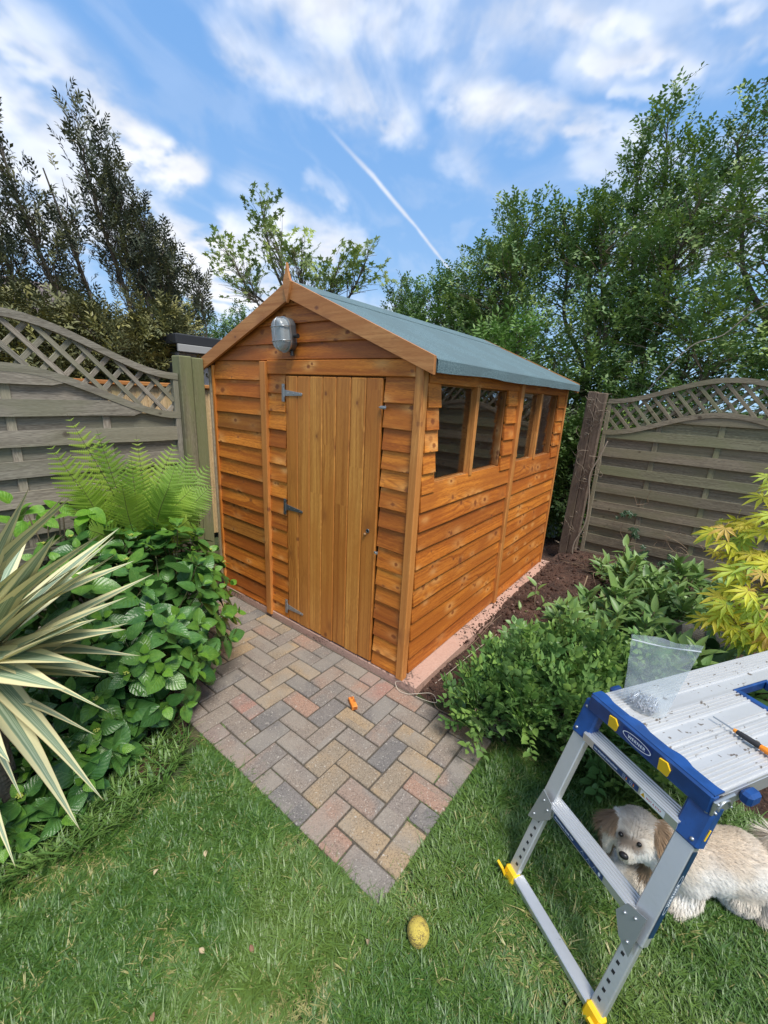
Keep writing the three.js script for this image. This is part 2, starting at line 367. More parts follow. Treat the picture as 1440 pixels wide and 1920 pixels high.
// lawn level
const pave = { x0: -1.83, x1: 0.59, z0: 0.032, z1: 0.935 };
// where the beds meet the lawn
const leftBed = (x, z) => x < -0.47 + 0.10 * Math.sin(z * 5 + 1) + 0.06 * Math.sin(z * 13) + Math.max(0, z - 1.62) * 0.45 && z > 0.9;
const bedEdge = x => -0.03 - 0.10 * smooth(0.55, 1.0, x) + 0.04 * Math.sin(x * 7);
const rightBed = (x, z) => z < bedEdge(x);
setting('lawn', sheet(-2.2, 6, -0.2, 8, -0.004, 60, 60, (x, z) => (fbm2(x * 3 + 20, z * 3, 3) - 0.5) * 0.012), M.turf);
const bump = (x, z) => fbm2(x * 6 + 3, z * 6 + 8, 4) * 0.05 + noise2(x * 40, z * 40) * 0.012 + noise2(x * 90 + 5, z * 90) * 0.006;
setting('soil_bed', sheet(0.10, 6, -3.4, 0.02, -0.028, 300, 170, (x, z) => {
  const up = smooth(0.12, 0.34, x) * 0.05 + smooth(-0.6, -1.6, z) * 0.07;
  return bump(x, z) + up * smooth(0, -0.35, z - bedEdge(x)) + smooth(0.02, 0.11, x) * 0.0 - smooth(0.02, -0.02, bedEdge(x) - z) * 0.06;
}), M.soil);
setting('soil_border', sheet(-2.2, 0.05, 0.85, 3.2, -0.035, 150, 150, (x, z) => bump(x, z) + 0.02 - (leftBed(x + 0.06, z) ? 0 : 0.09)), M.soil);
setting('soil_corner', sheet(-2.4, -1.76, -3.3, 0.9, -0.03, 30, 100, bump), M.soil);
setting('soil_behind_shed', sheet(-2.4, 0.12, -3.5, -2.42, -0.03, 90, 40, bump), M.soil);

// concrete slab under the shed, pinkish where bare
M.slab = std({
  map: tex(512, 512, (u, v) => {
    const a = fbm2(u * 6, v * 6, 5, 6, 6), b = noise2(u * 200, v * 200, 200, 200), d = fbm2(u * 9 + 3, v * 5, 5, 0, 0);
    let c = mix3([0.40, 0.235, 0.18], [0.55, 0.36, 0.28], a * 0.6 + b * 0.4);
    return mix3(c, [0.10, 0.065, 0.05], 0.85 * smooth(0.60, 0.70, d * 0.75 + b * 0.25));
  }, true, [0.55, 0.55]), roughness: 0.9, bumpMap: soilBump, bumpScale: 0.003,
});
setting('concrete_slab', box(-1.80, 0.118, -0.1, 0.058, -2.50, 0.024, 0.006, 2), M.slab);
// crumbs of soil swept onto the bare strip of slab
{
  const r = rngOf(31), g = new THREE.IcosahedronGeometry(1, 0), ms = [], cs = [];
  for (let i = 0; i < 900; i++) {
    const z = -0.5 - 1.95 * Math.pow(r(), 0.7), edge = r(), x = 0.125 - 0.115 * edge * edge;
    if (noise2(x * 14, z * 6) < 0.42 && r() > 0.15) continue;
    const s = 0.002 + 0.006 * r() * r();
    ms.push(new THREE.Matrix4().compose(V(x, 0.058 + s * 0.3, z), new THREE.Quaternion().setFromEuler(new THREE.Euler(r() * 6, r() * 6, r() * 6)), V(s * (1 + r()), s, s * (1 + r()))));
    cs.push([0.9 + r() * 0.3, 0.9 + r() * 0.2, 0.9]);
  }
  const m = copies('soil_crumbs', g, std({ color: col(0.06, 0.032, 0.022), roughness: 1 }), ms, cs);
  m.userData.label = 'dark soil crumbs spilt along the bare edge of the pink slab'; m.userData.category = 'soil';
}

// clods and pebbles on the dug soil
{
  const r = rngOf(33), base = new THREE.IcosahedronGeometry(1, 1), p = base.attributes.position, ms = [], cs = [];
  for (let i = 0; i < p.count; i++) { const k = 0.75 + 0.5 * noise3(p.getX(i) * 2 + 5, p.getY(i) * 2, p.getZ(i) * 2); p.setXYZ(i, p.getX(i) * k, p.getY(i) * k, p.getZ(i) * k); } base.computeVertexNormals();
  for (let i = 0; i < 2600; i++) {
    const x = 0.13 + 1.3 * Math.pow(r(), 1.6), z = 0.0 - 2.8 * r(); if (!rightBed(x, z + 0.03)) continue;
    const s = 0.003 + 0.016 * Math.pow(r(), 4), pale = r() < 0.06;
    const up = smooth(0.12, 0.34, x) * 0.05 + smooth(-0.6, -1.6, z) * 0.07;
    ms.push(new THREE.Matrix4().compose(V(x, -0.028 + bump(x, z) + up * smooth(0, -0.35, z - bedEdge(x)) + s * 0.3, z), new THREE.Quaternion().setFromEuler(new THREE.Euler(r() * 6, r() * 6, r() * 6)), V(s * (0.8 + r() * 0.6), s * 0.8, s)));
    const v = 0.7 + r() * 0.8; cs.push(pale ? [3.4, 4.2, 5] : [v, v, v]);
  }
  const m = copies('soil_clods', base, std({ color: col(0.055, 0.028, 0.019), roughness: 1 }), ms, cs);
  m.userData.label = 'crumbly dark clods and small stones on the dug bed'; m.userData.category = 'soil';
}
// block paving: herringbone, each block a part
M.sand = std({ map: tex(256, 256, (u, v) => { const b = noise2(u * 128, v * 128, 128, 128), a = fbm2(u * 7, v * 7, 4, 7, 7); return mix3([0.035, 0.03, 0.022], [0.15, 0.125, 0.095], b * 0.6 + a * 0.3); }, true, [2, 2]), bumpMap: soilBump, bumpScale: 0.004, roughness: 1 });
const paving = new THREE.Group(); paving.name = 'block_paving'; paving.userData = { kind: 'structure' }; scene.add(paving);
part(paving, 'sand_joints', sheet(pave.x0 + 0.004, pave.x1 - 0.004, pave.z0 - 0.012, pave.z1 - 0.004, 0.0045, 60, 30, (x, z) => (noise2(x * 25, z * 25) - 0.6) * 0.006), M.sand);
{
  const stone = (base, alt, amt, seed) => std({
    map: tex(512, 512, (u, v) => {
      const f = fbm2(u * 5 + seed, v * 5, 4), b = noise2(u * 210, v * 210 + seed, 210, 0), s = noise2(u * 120 + 40, v * 120, 120, 120), k = noise2(u * 150 + seed, v * 150 + 70, 0, 0);
      let c = mix3(base, alt, amt * smooth(0.35, 0.68, f));
      c = mix3(c, [c[0] * 0.5, c[1] * 0.5, c[2] * 0.5], 0.75 * smooth(0.4, 0.95, b));
      c = mix3(c, [0.46, 0.42, 0.36], 0.75 * smooth(0.83, 0.95, s));
      c = mix3(c, [0.04, 0.035, 0.03], 0.6 * smooth(0.86, 0.97, k));
      return mix3(c, [0.27, 0.24, 0.2], 0.5 * smooth(0.45, 0.75, fbm2(u * 4, v * 4 + seed, 4)));
    }, true, [1.6, 1.6]),
    bumpMap: grit, bumpScale: 0.0022, roughness: 0.88,
  });
  var grit = tex(512, 512, (u, v) => { const a = noise2(u * 180, v * 180, 180, 180) * 0.6 + noise2(u * 90, v * 90, 90, 90) * 0.4; return [a, a, a]; }, false, [1.6, 1.6]);
  const kinds = [stone([0.226, 0.187, 0.156], [0.27, 0.215, 0.165], 0.6, 1), stone([0.336, 0.241, 0.144], [0.23, 0.19, 0.145], 0.7, 2), stone([0.326, 0.202, 0.144], [0.24, 0.19, 0.15], 0.7, 3), stone([0.163, 0.148, 0.136], [0.215, 0.185, 0.162], 0.6, 4), stone([0.273, 0.195, 0.149], [0.185, 0.17, 0.152], 0.8, 5), stone([0.326, 0.187, 0.144], [0.23, 0.19, 0.165], 0.8, 6)];
  const weights = [0.30, 0.25, 0.13, 0.13, 0.17, 0.02];
  // blocks whose colour can be read off one by one, by cell of the grid
  const known = { '1,5': 1, '2,6': 4, '0,4': 0, '2,3': 0, '4,5': 2, '3,7': 1, '3,4': 4, '0,2': 3, '4,8': 4, '3,8': 2, '5,7': 1, '4,6': 0, '3,2': 0, '-1,1': 5, '-2,0': 5, '-1,7': 0, '0,0': 2, '1,7': 1, '1,8': 0, '5,3': 4, '4,1': 0, '3,1': 1, '0,7': 0 };
  const r = rngOf(5), u = 0.1, gx = -0.01, gz = 0.035;
  for (let j = 0; j < 9; j++) for (let i = -19; i < 6; i++) {
    const t = (((i - j) % 4) + 4) % 4; let a = [i, j], b;
    if (t === 0) b = [i + 1, j]; else if (t === 2) b = [i, j - 1]; else if (t === 1) b = i === -19 ? a : null; else b = j === 8 ? a : null;
    if (!b) continue;
    if (b[0] > 5 || b[1] < 0) b = a;
    const x0 = gx + Math.min(a[0], b[0]) * u, x1 = gx + (Math.max(a[0], b[0]) + 1) * u, z0 = gz + Math.min(a[1], b[1]) * u, z1 = gz + (Math.max(a[1], b[1]) + 1) * u;
    let w = r(), k = 0; while (k < 5 && w > weights[k]) { w -= weights[k]; k++; }
    const key = `${a[0]},${a[1]}`; if (key in known) k = known[key];
    const gap = 0.0028 + r() * 0.0018, g = cbox(x1 - x0 - gap * 2, 0.045, z1 - z0 - gap * 2, 0.0045, 0);
    const m = part(paving, 'paver', g, kinds[k], (x0 + x1) / 2 + (r() - 0.5) * 0.002, -0.0095 + (r() - 0.5) * 0.004, (z0 + z1) / 2 + (r() - 0.5) * 0.002);
    m.rotation.set((r() - 0.5) * 0.022, (r() - 0.5) * 0.014, (r() - 0.5) * 0.022);
  }
}
// ---------------------------------------------------------------- fences with arched lattice tops
// local axes: x along the panel, y up, z towards the garden
function fencePanel(root, L, mats, o) {
  const r = rngOf(o.seed), pick = () => mats[Math.floor(r() * mats.length)];
  const arch = x => 0.5 * (1 - Math.cos(2 * Math.PI * clamp(x / L)));
  const lo = x => o.low + o.rise * arch(x), hi = x => o.high + o.riseTop * arch(x);
  const strip = (top, bot, z0, z1) => { const a = [], b = []; for (let i = 0; i <= 28; i++) { const x = L * i / 28; a.push([x, top(x)]); b.push([x, bot(x)]); } return prism([...b, ...a.reverse()], z0, z1); };
  part(root, 'arched_top_rail', strip(hi, x => hi(x) - 0.042, -0.02, 0.028), pick());
  part(root, 'arched_middle_rail', strip(x => lo(x) + 0.012, x => lo(x) - 0.032, -0.018, 0.026), pick());
  for (const x of [0.014, L - 0.014]) part(root, 'end_stile', box(x - 0.018, x + 0.018, o.bottom, o.high - 0.035, -0.022, 0.024, 0.003, 1), pick());
  for (let k = 1; k < 4; k++) part(root, 'stile', box(L * k / 4 - 0.021, L * k / 4 + 0.021, o.bottom, lo(L * k / 4) - 0.03, -0.006, 0.004, 0.002, 1), pick());
  const board = (y0, y1, z0, z1, name) => {
    const up = [], dn = [], N = 26, ins = 0.033; const wv = r() * 9;
    for (let i = 0; i <= N; i++) { const x = lerp(ins, L - ins, i / N), c = lo(x) - 0.026; if (c < y0 + 0.008) continue; up.push([x, Math.min(y1, c)]); dn.push([x, y0 + (noise2(x * 3 + wv, y0 * 9) - 0.5) * 0.007]); }
    if (up.length < 3) return;
    const cut = [up[0][0] < ins + 0.001, up[up.length - 1][0] > L - ins - 0.001];
    if (!cut[0]) dn.shift(); if (!cut[1]) dn.pop();
    part(root, name, prism([...dn, ...up.reverse()], z0, z1), pick()).rotation.x = (r() - 0.5) * 0.006;
  };
  for (let y = o.first; y > o.bottom - 0.02; y -= o.step) {          // y is the lower edge of a front board
    board(y, y + o.face, 0.006, 0.02, 'board');
    board(y - o.step + o.face - 0.012, y + 0.012, -0.022, -0.008, 'board');
  }
  board(o.first + o.step, o.first + o.step + o.face, 0.006, 0.02, 'board');
  board(o.first + o.face - 0.012, o.first + o.step + 0.012, -0.022, -0.008, 'board');
  board(o.first + o.step + o.face - 0.012, o.first + o.step * 2 + 0.012, -0.022, -0.008, 'board');
  for (const s of [-1, 1]) for (let c = -1; c < L + 1; c += o.slat) {  // slats rise to the right (s = 1) or fall (s = -1)
    let a = null, b = null;
    for (let t = -0.6; t < 0.9; t += 0.006) { const x = c + s * t * 0.9, y = o.low + t; if (x > 0.03 && x < L - 0.03 && y > lo(x) + 0.004 && y < hi(x) - 0.036) { if (!a) a = [x, y]; b = [x, y]; } }
    if (!a || Math.hypot(a[0] - b[0], a[1] - b[1]) < 0.03) continue;
    const z = s > 0 ? -0.006 : 0.008;
    part(root, 'lattice_slat', bar([...a, z], [...b, z], 0.027, 0.011, V(0, 0, 1), 0.0015), pick());
  }
}
const fl = thing('garden_fence', 'grey weathered fence panel with arched lattice top behind the fern', 'fence', [-1.86, 0, 2.07], Math.PI / 2);
fencePanel(fl, 1.83, M.fenceGrey, { seed: 21, low: 1.424, rise: 0.253, high: 1.693, riseTop: 0.262, bottom: 0.06, first: 1.414, step: 0.168, face: 0.09, slat: 0.125 });
const fr = thing('garden_fence', 'brown weathered fence panel with arched lattice top behind the yellow maple', 'fence', [0.285, 0, -2.9], 0);
fencePanel(fr, 1.83, M.fenceBrown, { seed: 22, low: 1.385, rise: 0.222, high: 1.69, riseTop: 0.212, bottom: 0.08, first: 1.325, step: 0.18, face: 0.088, slat: 0.104 });
const fr2 = thing('garden_fence', 'brown lattice-topped fence panel beyond the right edge of the picture', 'fence', [2.22, 0, -2.9], 0);
fencePanel(fr2, 1.83, M.fenceBrown, { seed: 23, low: 1.385, rise: 0.222, high: 1.69, riseTop: 0.212, bottom: 0.08, first: 1.325, step: 0.18, face: 0.088, slat: 0.104 });
{
  const splitPost = (name, label, x, z, w, d, h, mat, lean = 0) => {    // a post with a drying crack: two halves
    const t = thing(name, label, 'post', [x, -0.05, z]);
    const hw = w / 2;
    part(t, 'post_half', cbox(hw - 0.003, h, d, 0.006, 1).translate(-hw / 2, h / 2, 0), mat);
    part(t, 'post_half', cbox(hw - 0.003, h - 0.008, d - 0.006, 0.006, 1).translate(hw / 2, h / 2 - 0.004, 0), mat);
    t.rotation.z = lean; return t;
  };
  const gp = thing('fence_post', 'thick green algae-stained fence post beside the left lattice panel', 'post', [-1.862, -0.05, 0.142]);
  part(gp, 'post_half', cbox(0.11, 1.86, 0.088, 0.006, 1).translate(0, 0.93, 0.046), M.mossy);
  part(gp, 'post_half', cbox(0.104, 1.855, 0.082, 0.006, 1).translate(-0.002, 0.9275, -0.044), M.mossy);
  const np = thing('timber_batten', 'new pale timber batten standing between green post and shed', 'batten', [-1.80, 0.1, -0.018]);
  part(np, 'board_face', cbox(0.066, 1.66, 0.03, 0.003, 1).translate(0.011, 0.83, 0), M.newWood);
  part(np, 'board_edge', cbox(0.024, 1.65, 0.036, 0.003, 1).translate(-0.035, 0.825, 0.006), M.newWood);
  const st = thing('timber_stump', 'short dark timber stub at the foot of the pale batten', 'post', [-1.80, -0.06, -0.06]);
  part(st, 'stub', cbox(0.06, 0.22, 0.07, 0.004, 1).translate(0, 0.11, 0), M.darkPost);
  splitPost('fence_post', 'dark split fence post wrapped in dry ivy stems behind shed', 0.165, -2.86, 0.17, 0.1, 1.80, M.darkPost, -0.012);
  splitPost('fence_post', 'dark fence post between the two right hand panels', 2.17, -2.9, 0.09, 0.09, 1.75, M.darkPost);
}
// ---------------------------------------------------------------- the shed
const shed = thing('garden_shed', 'orange stained overlap timber shed with green felt apex roof', 'shed', [-0.875, 0.058, -1.2]);
const SX = 0.875, SY = -0.058, SZ = 1.2;                            // scene coordinates are given below; parts hang from the shed's base
const sp = (name, g, m, parent = shed) => part(parent, name, g, m, SX, SY, SZ);
// an overlapping board: wedge section, wavy lower edge; along x from 0 to len, foot at y = 0, out towards z
function overlap(len, h, tBot, tTop, seed, inL = 0, inR = 0, wavy = 0.0035) {
  const m = new MB(), N = Math.max(2, Math.min(14, Math.ceil(len / 0.14))), ou = UVR() * 9, ov = UVR() * 9, rows = [];
  for (let i = 0; i <= N; i++) {
    const t = i / N, xb = t * len, xt = lerp(inL, len - inR, t), w = (noise2(xb * 2.6 + seed * 7.3, seed) - 0.5) * 2 * wavy, bow = (noise2(xb * 1.7 + seed * 3, seed + 9) - 0.5) * 0.005;
    rows.push([[xb, w, 0], [xb, w, tBot + bow - 0.002], [xb, w + 0.003, tBot + bow], [xt, h, tTop + bow * 0.4], [xt, h, 0]]);
  }
  const U = (p, k) => [p[0] + ou, (k < 2 ? -0.02 : 0) + p[1] + ov];
  for (let i = 0; i < N; i++) for (let k = 0; k < 4; k++) {
    const a = rows[i][k], b = rows[i + 1][k], c = rows[i + 1][k + 1], d = rows[i][k + 1];
    m.quad(a, b, c, d, U(a, k), U(b, k), U(c, k + 1), U(d, k + 1));
  }
  for (const [i, f] of [[0, 1], [N, 0]]) { const q = rows[i]; for (let k = 1; k < 4; k++) { const T = [q[0], q[k], q[k + 1]]; if (f) T.reverse(); m.tri(...T, ...T.map(p => [p[2] + ou, p[1] + ov])); } }
  return m.geo();
}
const PR = rngOf(77);
function frontBoard(x0, x1, y, h, iL = 0, iR = 0, mat) {
  const g = overlap(x1 - x0, h, 0.021, 0.007, PR() * 50, iL, iR); g.rotateX((PR() - 0.5) * 0.008).translate(x0, y, 0);
  sp('overlap_board', g, mat || M.plank[Math.floor(PR() * 4)]);
}
function sideBoard(z0, z1, y, h, mat) {                              // from z0 (near) to z1 (far)
  const g = overlap(z0 - z1, h, 0.021, 0.007, PR() * 50).rotateY(Math.PI / 2).translate(0, y, z0);
  sp('overlap_board', g, mat || M.plank[Math.floor(PR() * 4)]);
}
// inner lining and floor, so that the shed is a closed room
const roofY = x => 2.195 - Math.abs(x + 0.885) * 0.4155;              // top of roof boarding
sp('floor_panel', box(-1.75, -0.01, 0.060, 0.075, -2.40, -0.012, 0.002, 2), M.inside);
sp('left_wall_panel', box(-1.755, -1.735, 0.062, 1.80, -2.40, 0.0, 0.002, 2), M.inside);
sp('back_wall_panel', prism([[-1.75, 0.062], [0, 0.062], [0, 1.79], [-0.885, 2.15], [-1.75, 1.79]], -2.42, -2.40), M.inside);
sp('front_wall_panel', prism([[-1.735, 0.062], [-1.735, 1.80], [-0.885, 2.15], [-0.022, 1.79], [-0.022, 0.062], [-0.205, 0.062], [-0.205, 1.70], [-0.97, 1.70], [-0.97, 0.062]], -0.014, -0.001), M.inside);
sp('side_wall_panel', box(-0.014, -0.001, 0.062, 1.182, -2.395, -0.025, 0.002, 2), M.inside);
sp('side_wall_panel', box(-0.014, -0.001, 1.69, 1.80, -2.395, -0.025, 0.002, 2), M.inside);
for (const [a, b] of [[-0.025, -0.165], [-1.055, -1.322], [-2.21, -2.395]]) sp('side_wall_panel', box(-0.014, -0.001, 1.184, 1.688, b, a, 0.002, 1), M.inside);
// front boards
const leftB = []; for (let k = 0; k < 15; k++) leftB.push(1.672 - k * 0.1113); leftB.push(0.062);
leftB.forEach((y, k) => { const top = k ? leftB[k - 1] : 1.775; frontBoard(-1.742, -1.196, y, top - y + 0.018, 0, 0, k === 3 || k === 10 ? M.plankDull : undefined); });
const midB = []; for (let k = 0; k < 14; k++) midB.push(1.598 - k * 0.1113); midB.push(0.062);
midB.forEach((y, k) => { const top = k ? midB[k - 1] : 1.708; frontBoard(-1.142, -0.972 + (PR() - 0.5) * 0.012, y, top - y + 0.018); });
const rightB = [1.587, 1.461, 1.351, 1.251, 1.150, 1.041, 0.928, 0.812, 0.694, 0.584, 0.480, 0.366, 0.260, 0.152, 0.062];
rightB.forEach((y, k) => { const top = k ? rightB[k - 1] : 1.715; frontBoard(-0.205 + (PR() - 0.5) * 0.006, -0.018, y, top - y + 0.018); });
sp('lintel_board', box(-1.137, -0.02, 1.712, 1.792, 0.0, 0.026, 0.003, 0), M.plank[2]);
const gab = [1.785, 1.884, 1.99, 2.085], gt = [1.884, 1.99, 2.085, 2.17];
gab.forEach((y, k) => {
  const hb = (2.158 - y) / 0.4155, ht = Math.max(0.02, (2.150 - gt[k] - 0.018) / 0.4155);
  const x0 = Math.max(-1.742, -0.885 - hb), x1 = Math.min(-0.02, -0.885 + hb);
  frontBoard(x0, x1, y + (k ? 0 : 0.009), gt[k] - y + 0.012, Math.max(0, -0.885 - ht - x0), Math.max(0, x1 - (-0.885 + ht)), M.plank[[1, 3, 1, 3][k]]);
});
// side boards under the windows, in two panels
const sideB = [1.04, 0.932, 0.822, 0.713, 0.598, 0.493, 0.386, 0.275, 0.163, 0.064];
for (const [za, zb] of [[-0.046, -1.222], [-1.278, -2.392]]) sideB.forEach((y, k) => { const top = k ? sideB[k - 1] : 1.166; sideBoard(za, zb, y, top - y + 0.018); });
const shortB = [1.575, 1.462, 1.352, 1.243, 1.135];
for (const [za, zb, j] of [[-0.046, -0.170, 0], [-1.052, -1.222, 0.012], [-1.278, -1.326, -0.02], [-2.208, -2.392, 0.006]])
  shortB.forEach((y, k) => { const top = k ? shortB[k - 1] + j : 1.69; sideBoard(za, zb + (j && zb > -1.3 ? 0 : (PR() - 0.5) * 0.014), y + j, top - y - j + 0.014); });
for (const [za, zb] of [[-0.040, -1.222], [-1.278, -2.395]]) sp('eaves_board', box(0.0, 0.02, 1.69, 1.80, zb, za, 0.003, 2), M.plank[0]);
// battens and corner posts
sp('corner_batten', box(-0.019, 0.028, 0.056, 1.785, -0.018, 0.030, 0.003, 1), M.trim);
sp('corner_batten', box(-1.768, -1.742, 0.064, 1.765, -0.012, 0.028, 0.003, 1), M.plank[2]);
sp('corner_batten', box(-0.016, 0.028, 0.058, 1.79, -2.424, -2.396, 0.003, 1), M.trim);
sp('batten', box(-1.197, -1.141, 0.030, 1.786, 0.004, 0.038, 0.003, 1), M.trim);
sp('batten', box(0.002, 0.038, 0.056, 1.80, -1.278, -1.222, 0.003, 1), M.trim);
// door
const door = partGroup(shed, 'door', SX - 0.59, SY + 0.07, SZ);
const dp = (name, g, m) => part(door, name, g, m, 0.59, -0.07, 0);
for (let k = 0; k < 7; k++) { const x0 = -0.962 + k * 0.1067; dp('door_board', box(x0 + 0.0014, x0 + 0.1053, 0.068 - 0.004 * (k % 2), 1.704, 0.004, 0.0245, 0.005, 1), M.door[[3, 0, 2, 3, 1, 2, 1][k]]); }
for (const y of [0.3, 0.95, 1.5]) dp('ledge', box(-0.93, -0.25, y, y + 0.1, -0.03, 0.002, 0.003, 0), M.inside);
const strap = (dark) => {
  const s = new THREE.Shape(); s.moveTo(0.004, -0.017); s.lineTo(0.155, -0.007); s.quadraticCurveTo(0.163, 0, 0.155, 0.007); s.lineTo(0.004, 0.017); s.closePath();
  for (const x of [0.035, 0.085, 0.135]) { const h = new THREE.Path(); h.absarc(x, 0, 0.0026, 0, 7, true); s.holes.push(h); }
  const e = new THREE.ExtrudeGeometry(s, { depth: 0.003, bevelEnabled: true, bevelSize: 0.0008, bevelThickness: 0.0008, bevelSegments: 1, curveSegments: 6 });
  return join([e, cbox(0.024, 0.105, 0.004, 0.001, 1).translate(-0.012, 0, 0.002), new THREE.CylinderGeometry(0.0055, 0.0055, 0.05, 10).translate(0.001, 0, 0.006), ...[[-0.012, 0.04], [-0.012, -0.04], [0.035, 0], [0.085, 0], [0.135, 0]].map(([x, y]) => new THREE.SphereGeometry(0.0045, 8, 5).scale(1, 1, 0.45).translate(x, y, 0.0045))]);
};
for (const [y, dark, rot] of [[1.604, 0, -0.02], [0.885, 1, -0.03], [0.157, 0, -0.02]]) { const h = dp('hinge', strap().rotateZ(rot).translate(-0.968, y, 0.0255), dark ? M.zincDark : M.zinc); }
dp('keyhole', new THREE.TorusGeometry(0.010, 0.0026, 8, 18).translate(-0.272, 0.888, 0.026), M.zincDark);
dp('lock_barrel', disc(0.0095, 0.004).translate(-0.272, 0.888, 0.0255), M.black);
dp('knob', new THREE.SphereGeometry(0.009, 12, 8).translate(-0.288, 0.866, 0.03), std({ color: col(0.25, 0.13, 0.05), roughness: 0.5 }));
{ const b = partGroup(shed, 'door_bolt', SX - 0.2, SY + 1.562, SZ + 0.03); part(b, 'plate', cbox(0.036, 0.016, 0.004, 0.001), M.zinc, 0, 0, 0); part(b, 'bolt_pin', new THREE.CylinderGeometry(0.0035, 0.0035, 0.044, 8).rotateZ(Math.PI / 2), M.zinc, 0, 0, 0.005); }
{ const b = partGroup(shed, 'hasp', SX - 0.203, SY + 0.778, SZ + 0.03); part(b, 'plate', cbox(0.026, 0.014, 0.004, 0.001), M.zinc); part(b, 'staple', new THREE.TorusGeometry(0.006, 0.002, 6, 14).rotateY(Math.PI / 2), M.zinc, 0.006, 0, 0.004); }
// windows: two panes each with a bar between
for (const [za, zb, zm] of [[-0.170, -1.052, -0.597], [-1.330, -2.205, -1.754]]) {
  const w = partGroup(shed, 'window', SX, SY + 1.185, SZ + (za + zb) / 2), wp = (n, g, m) => part(w, n, g, m, 0, -1.185, -(za + zb) / 2);
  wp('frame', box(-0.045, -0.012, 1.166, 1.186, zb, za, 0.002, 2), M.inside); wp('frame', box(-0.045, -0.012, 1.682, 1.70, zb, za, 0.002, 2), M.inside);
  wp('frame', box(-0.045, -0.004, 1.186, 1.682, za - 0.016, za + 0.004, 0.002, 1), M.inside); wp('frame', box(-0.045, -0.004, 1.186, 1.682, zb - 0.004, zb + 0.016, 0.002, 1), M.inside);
  wp('window_bar', box(-0.03, 0.014, 1.172, 1.70, zm - 0.019, zm + 0.019, 0.002, 1), M.trim);
  wp('pane', box(-0.0262, -0.0232, 1.186, 1.682, zm + 0.019, za - 0.016, 0.0005, 1), M.glass);
  wp('pane', box(-0.0262, -0.0232, 1.186, 1.682, zb + 0.016, zm - 0.019, 0.0005, 1), M.glass);
}
// roof
M.felt = std({
  map: tex(512, 512, (u, v) => { const b = noise2(u * 240, v * 240, 240, 240), c = noise2(u * 120 + 7, v * 120, 120, 120), a = fbm2(u * 4, v * 4, 4, 4, 4); return mix3(mix3([0.045, 0.085, 0.095], [0.18, 0.262, 0.28], b * 0.6 + c * 0.4), [0.10, 0.15, 0.16], 0.7 * smooth(0.35, 0.7, a)); }, true, [1.7, 1.7]),
  bumpMap: tex(512, 512, (u, v) => { const b = noise2(u * 240, v * 240, 240, 240); return [b, b, b]; }, false, [1.7, 1.7]), bumpScale: 0.0022, roughness: 0.92,
});
const R = partGroup(shed, 'roof', SX - 0.885, SY + 2.19, SZ - 1.2), rp = (n, g, m) => part(R, n, g, m, 0.885, -2.19, 1.2);
const slope = (x0, x1, lift, thick) => [[x0, roofY(x0) + lift], [x1, roofY(x1) + lift], [x1, roofY(x1) + lift - thick], [x0, roofY(x0) + lift - thick]];
const zF = 0.030, zB = -2.465;
rp('roof_board', prism(slope(-0.884, 0.088, 0, 0.022), zB, zF), M.inside);
rp('roof_board', prism(slope(-1.85, -0.886, 0, 0.022), zB, zF), M.inside);
const sheetFelt = (a, b, lift, z0, z1, drop) => {                     // felt laid over the boards: slightly wrinkled, lower edge folded down unevenly
  const m = new MB(), n = 16, nz = 44, sgn = Math.sign(b - a), rows = [], seed = b * 13;
  for (let j = 0; j <= nz; j++) {
    const z = lerp(z0, z1, j / nz), row = [], wr = x => (fbm2(x * 5 + seed, z * 4, 3) - 0.5) * 0.007 + 0.004 * Math.pow(noise2(z * 3.1 + seed, x * 1.2), 6);
    for (let i = 0; i <= n; i++) { const x = lerp(a, b, i / n); row.push([x, roofY(x) + lift + 0.005 + Math.max(0, wr(x))]); }
    const out = 0.006 + 0.008 * noise2(z * 5 + seed, 2), dr = drop + (fbm2(z * 4 + seed, 5, 3) - 0.5) * 0.016;
    row.push([b + sgn * out, roofY(b) + lift - 0.003], [b + sgn * (out + 0.003 * noise2(z * 7, 1)), roofY(b) - dr], [b + sgn * (out - 0.004), roofY(b) - dr], [b + sgn * 0.001, roofY(b) + lift - 0.003], [a, roofY(a) + lift]);
    rows.push(row.map(p => [p[0], p[1], z]));
  }
  const K = rows[0].length; let q = [0]; for (let k = 1; k <= K; k++) q.push(q[k - 1] + Math.hypot(rows[0][k % K][0] - rows[0][k - 1][0], rows[0][k % K][1] - rows[0][k - 1][1]));
  for (let j = 0; j < nz; j++) for (let k = 0; k < K; k++) {
    const A = rows[j][k], B = rows[j][(k + 1) % K], C = rows[j + 1][(k + 1) % K], D = rows[j + 1][k], u = [q[k], A[2]], v = [q[k + 1], A[2]], w = [q[k + 1], D[2]], t = [q[k], D[2]];
    sgn > 0 ? m.quad(A, D, C, B, u, t, w, v) : m.quad(A, B, C, D, u, v, w, t);
  }
  return m.geo();
};
rp('felt_sheet', sheetFelt(-0.86, 0.090, 0.002, zB, zF + 0.004, 0.052), M.felt);
rp('felt_sheet', sheetFelt(-0.91, -1.852, 0.002, zB, zF + 0.004, 0.052), M.felt);
rp('ridge_felt', prism([[-0.885, 2.195 + 0.013], [-0.70, roofY(-0.70) + 0.012], [-0.70, roofY(-0.70) + 0.0065], [-0.885, 2.195 + 0.0075], [-1.07, roofY(-1.07) + 0.0065], [-1.07, roofY(-1.07) + 0.012]], zB, zF + 0.004), M.felt);
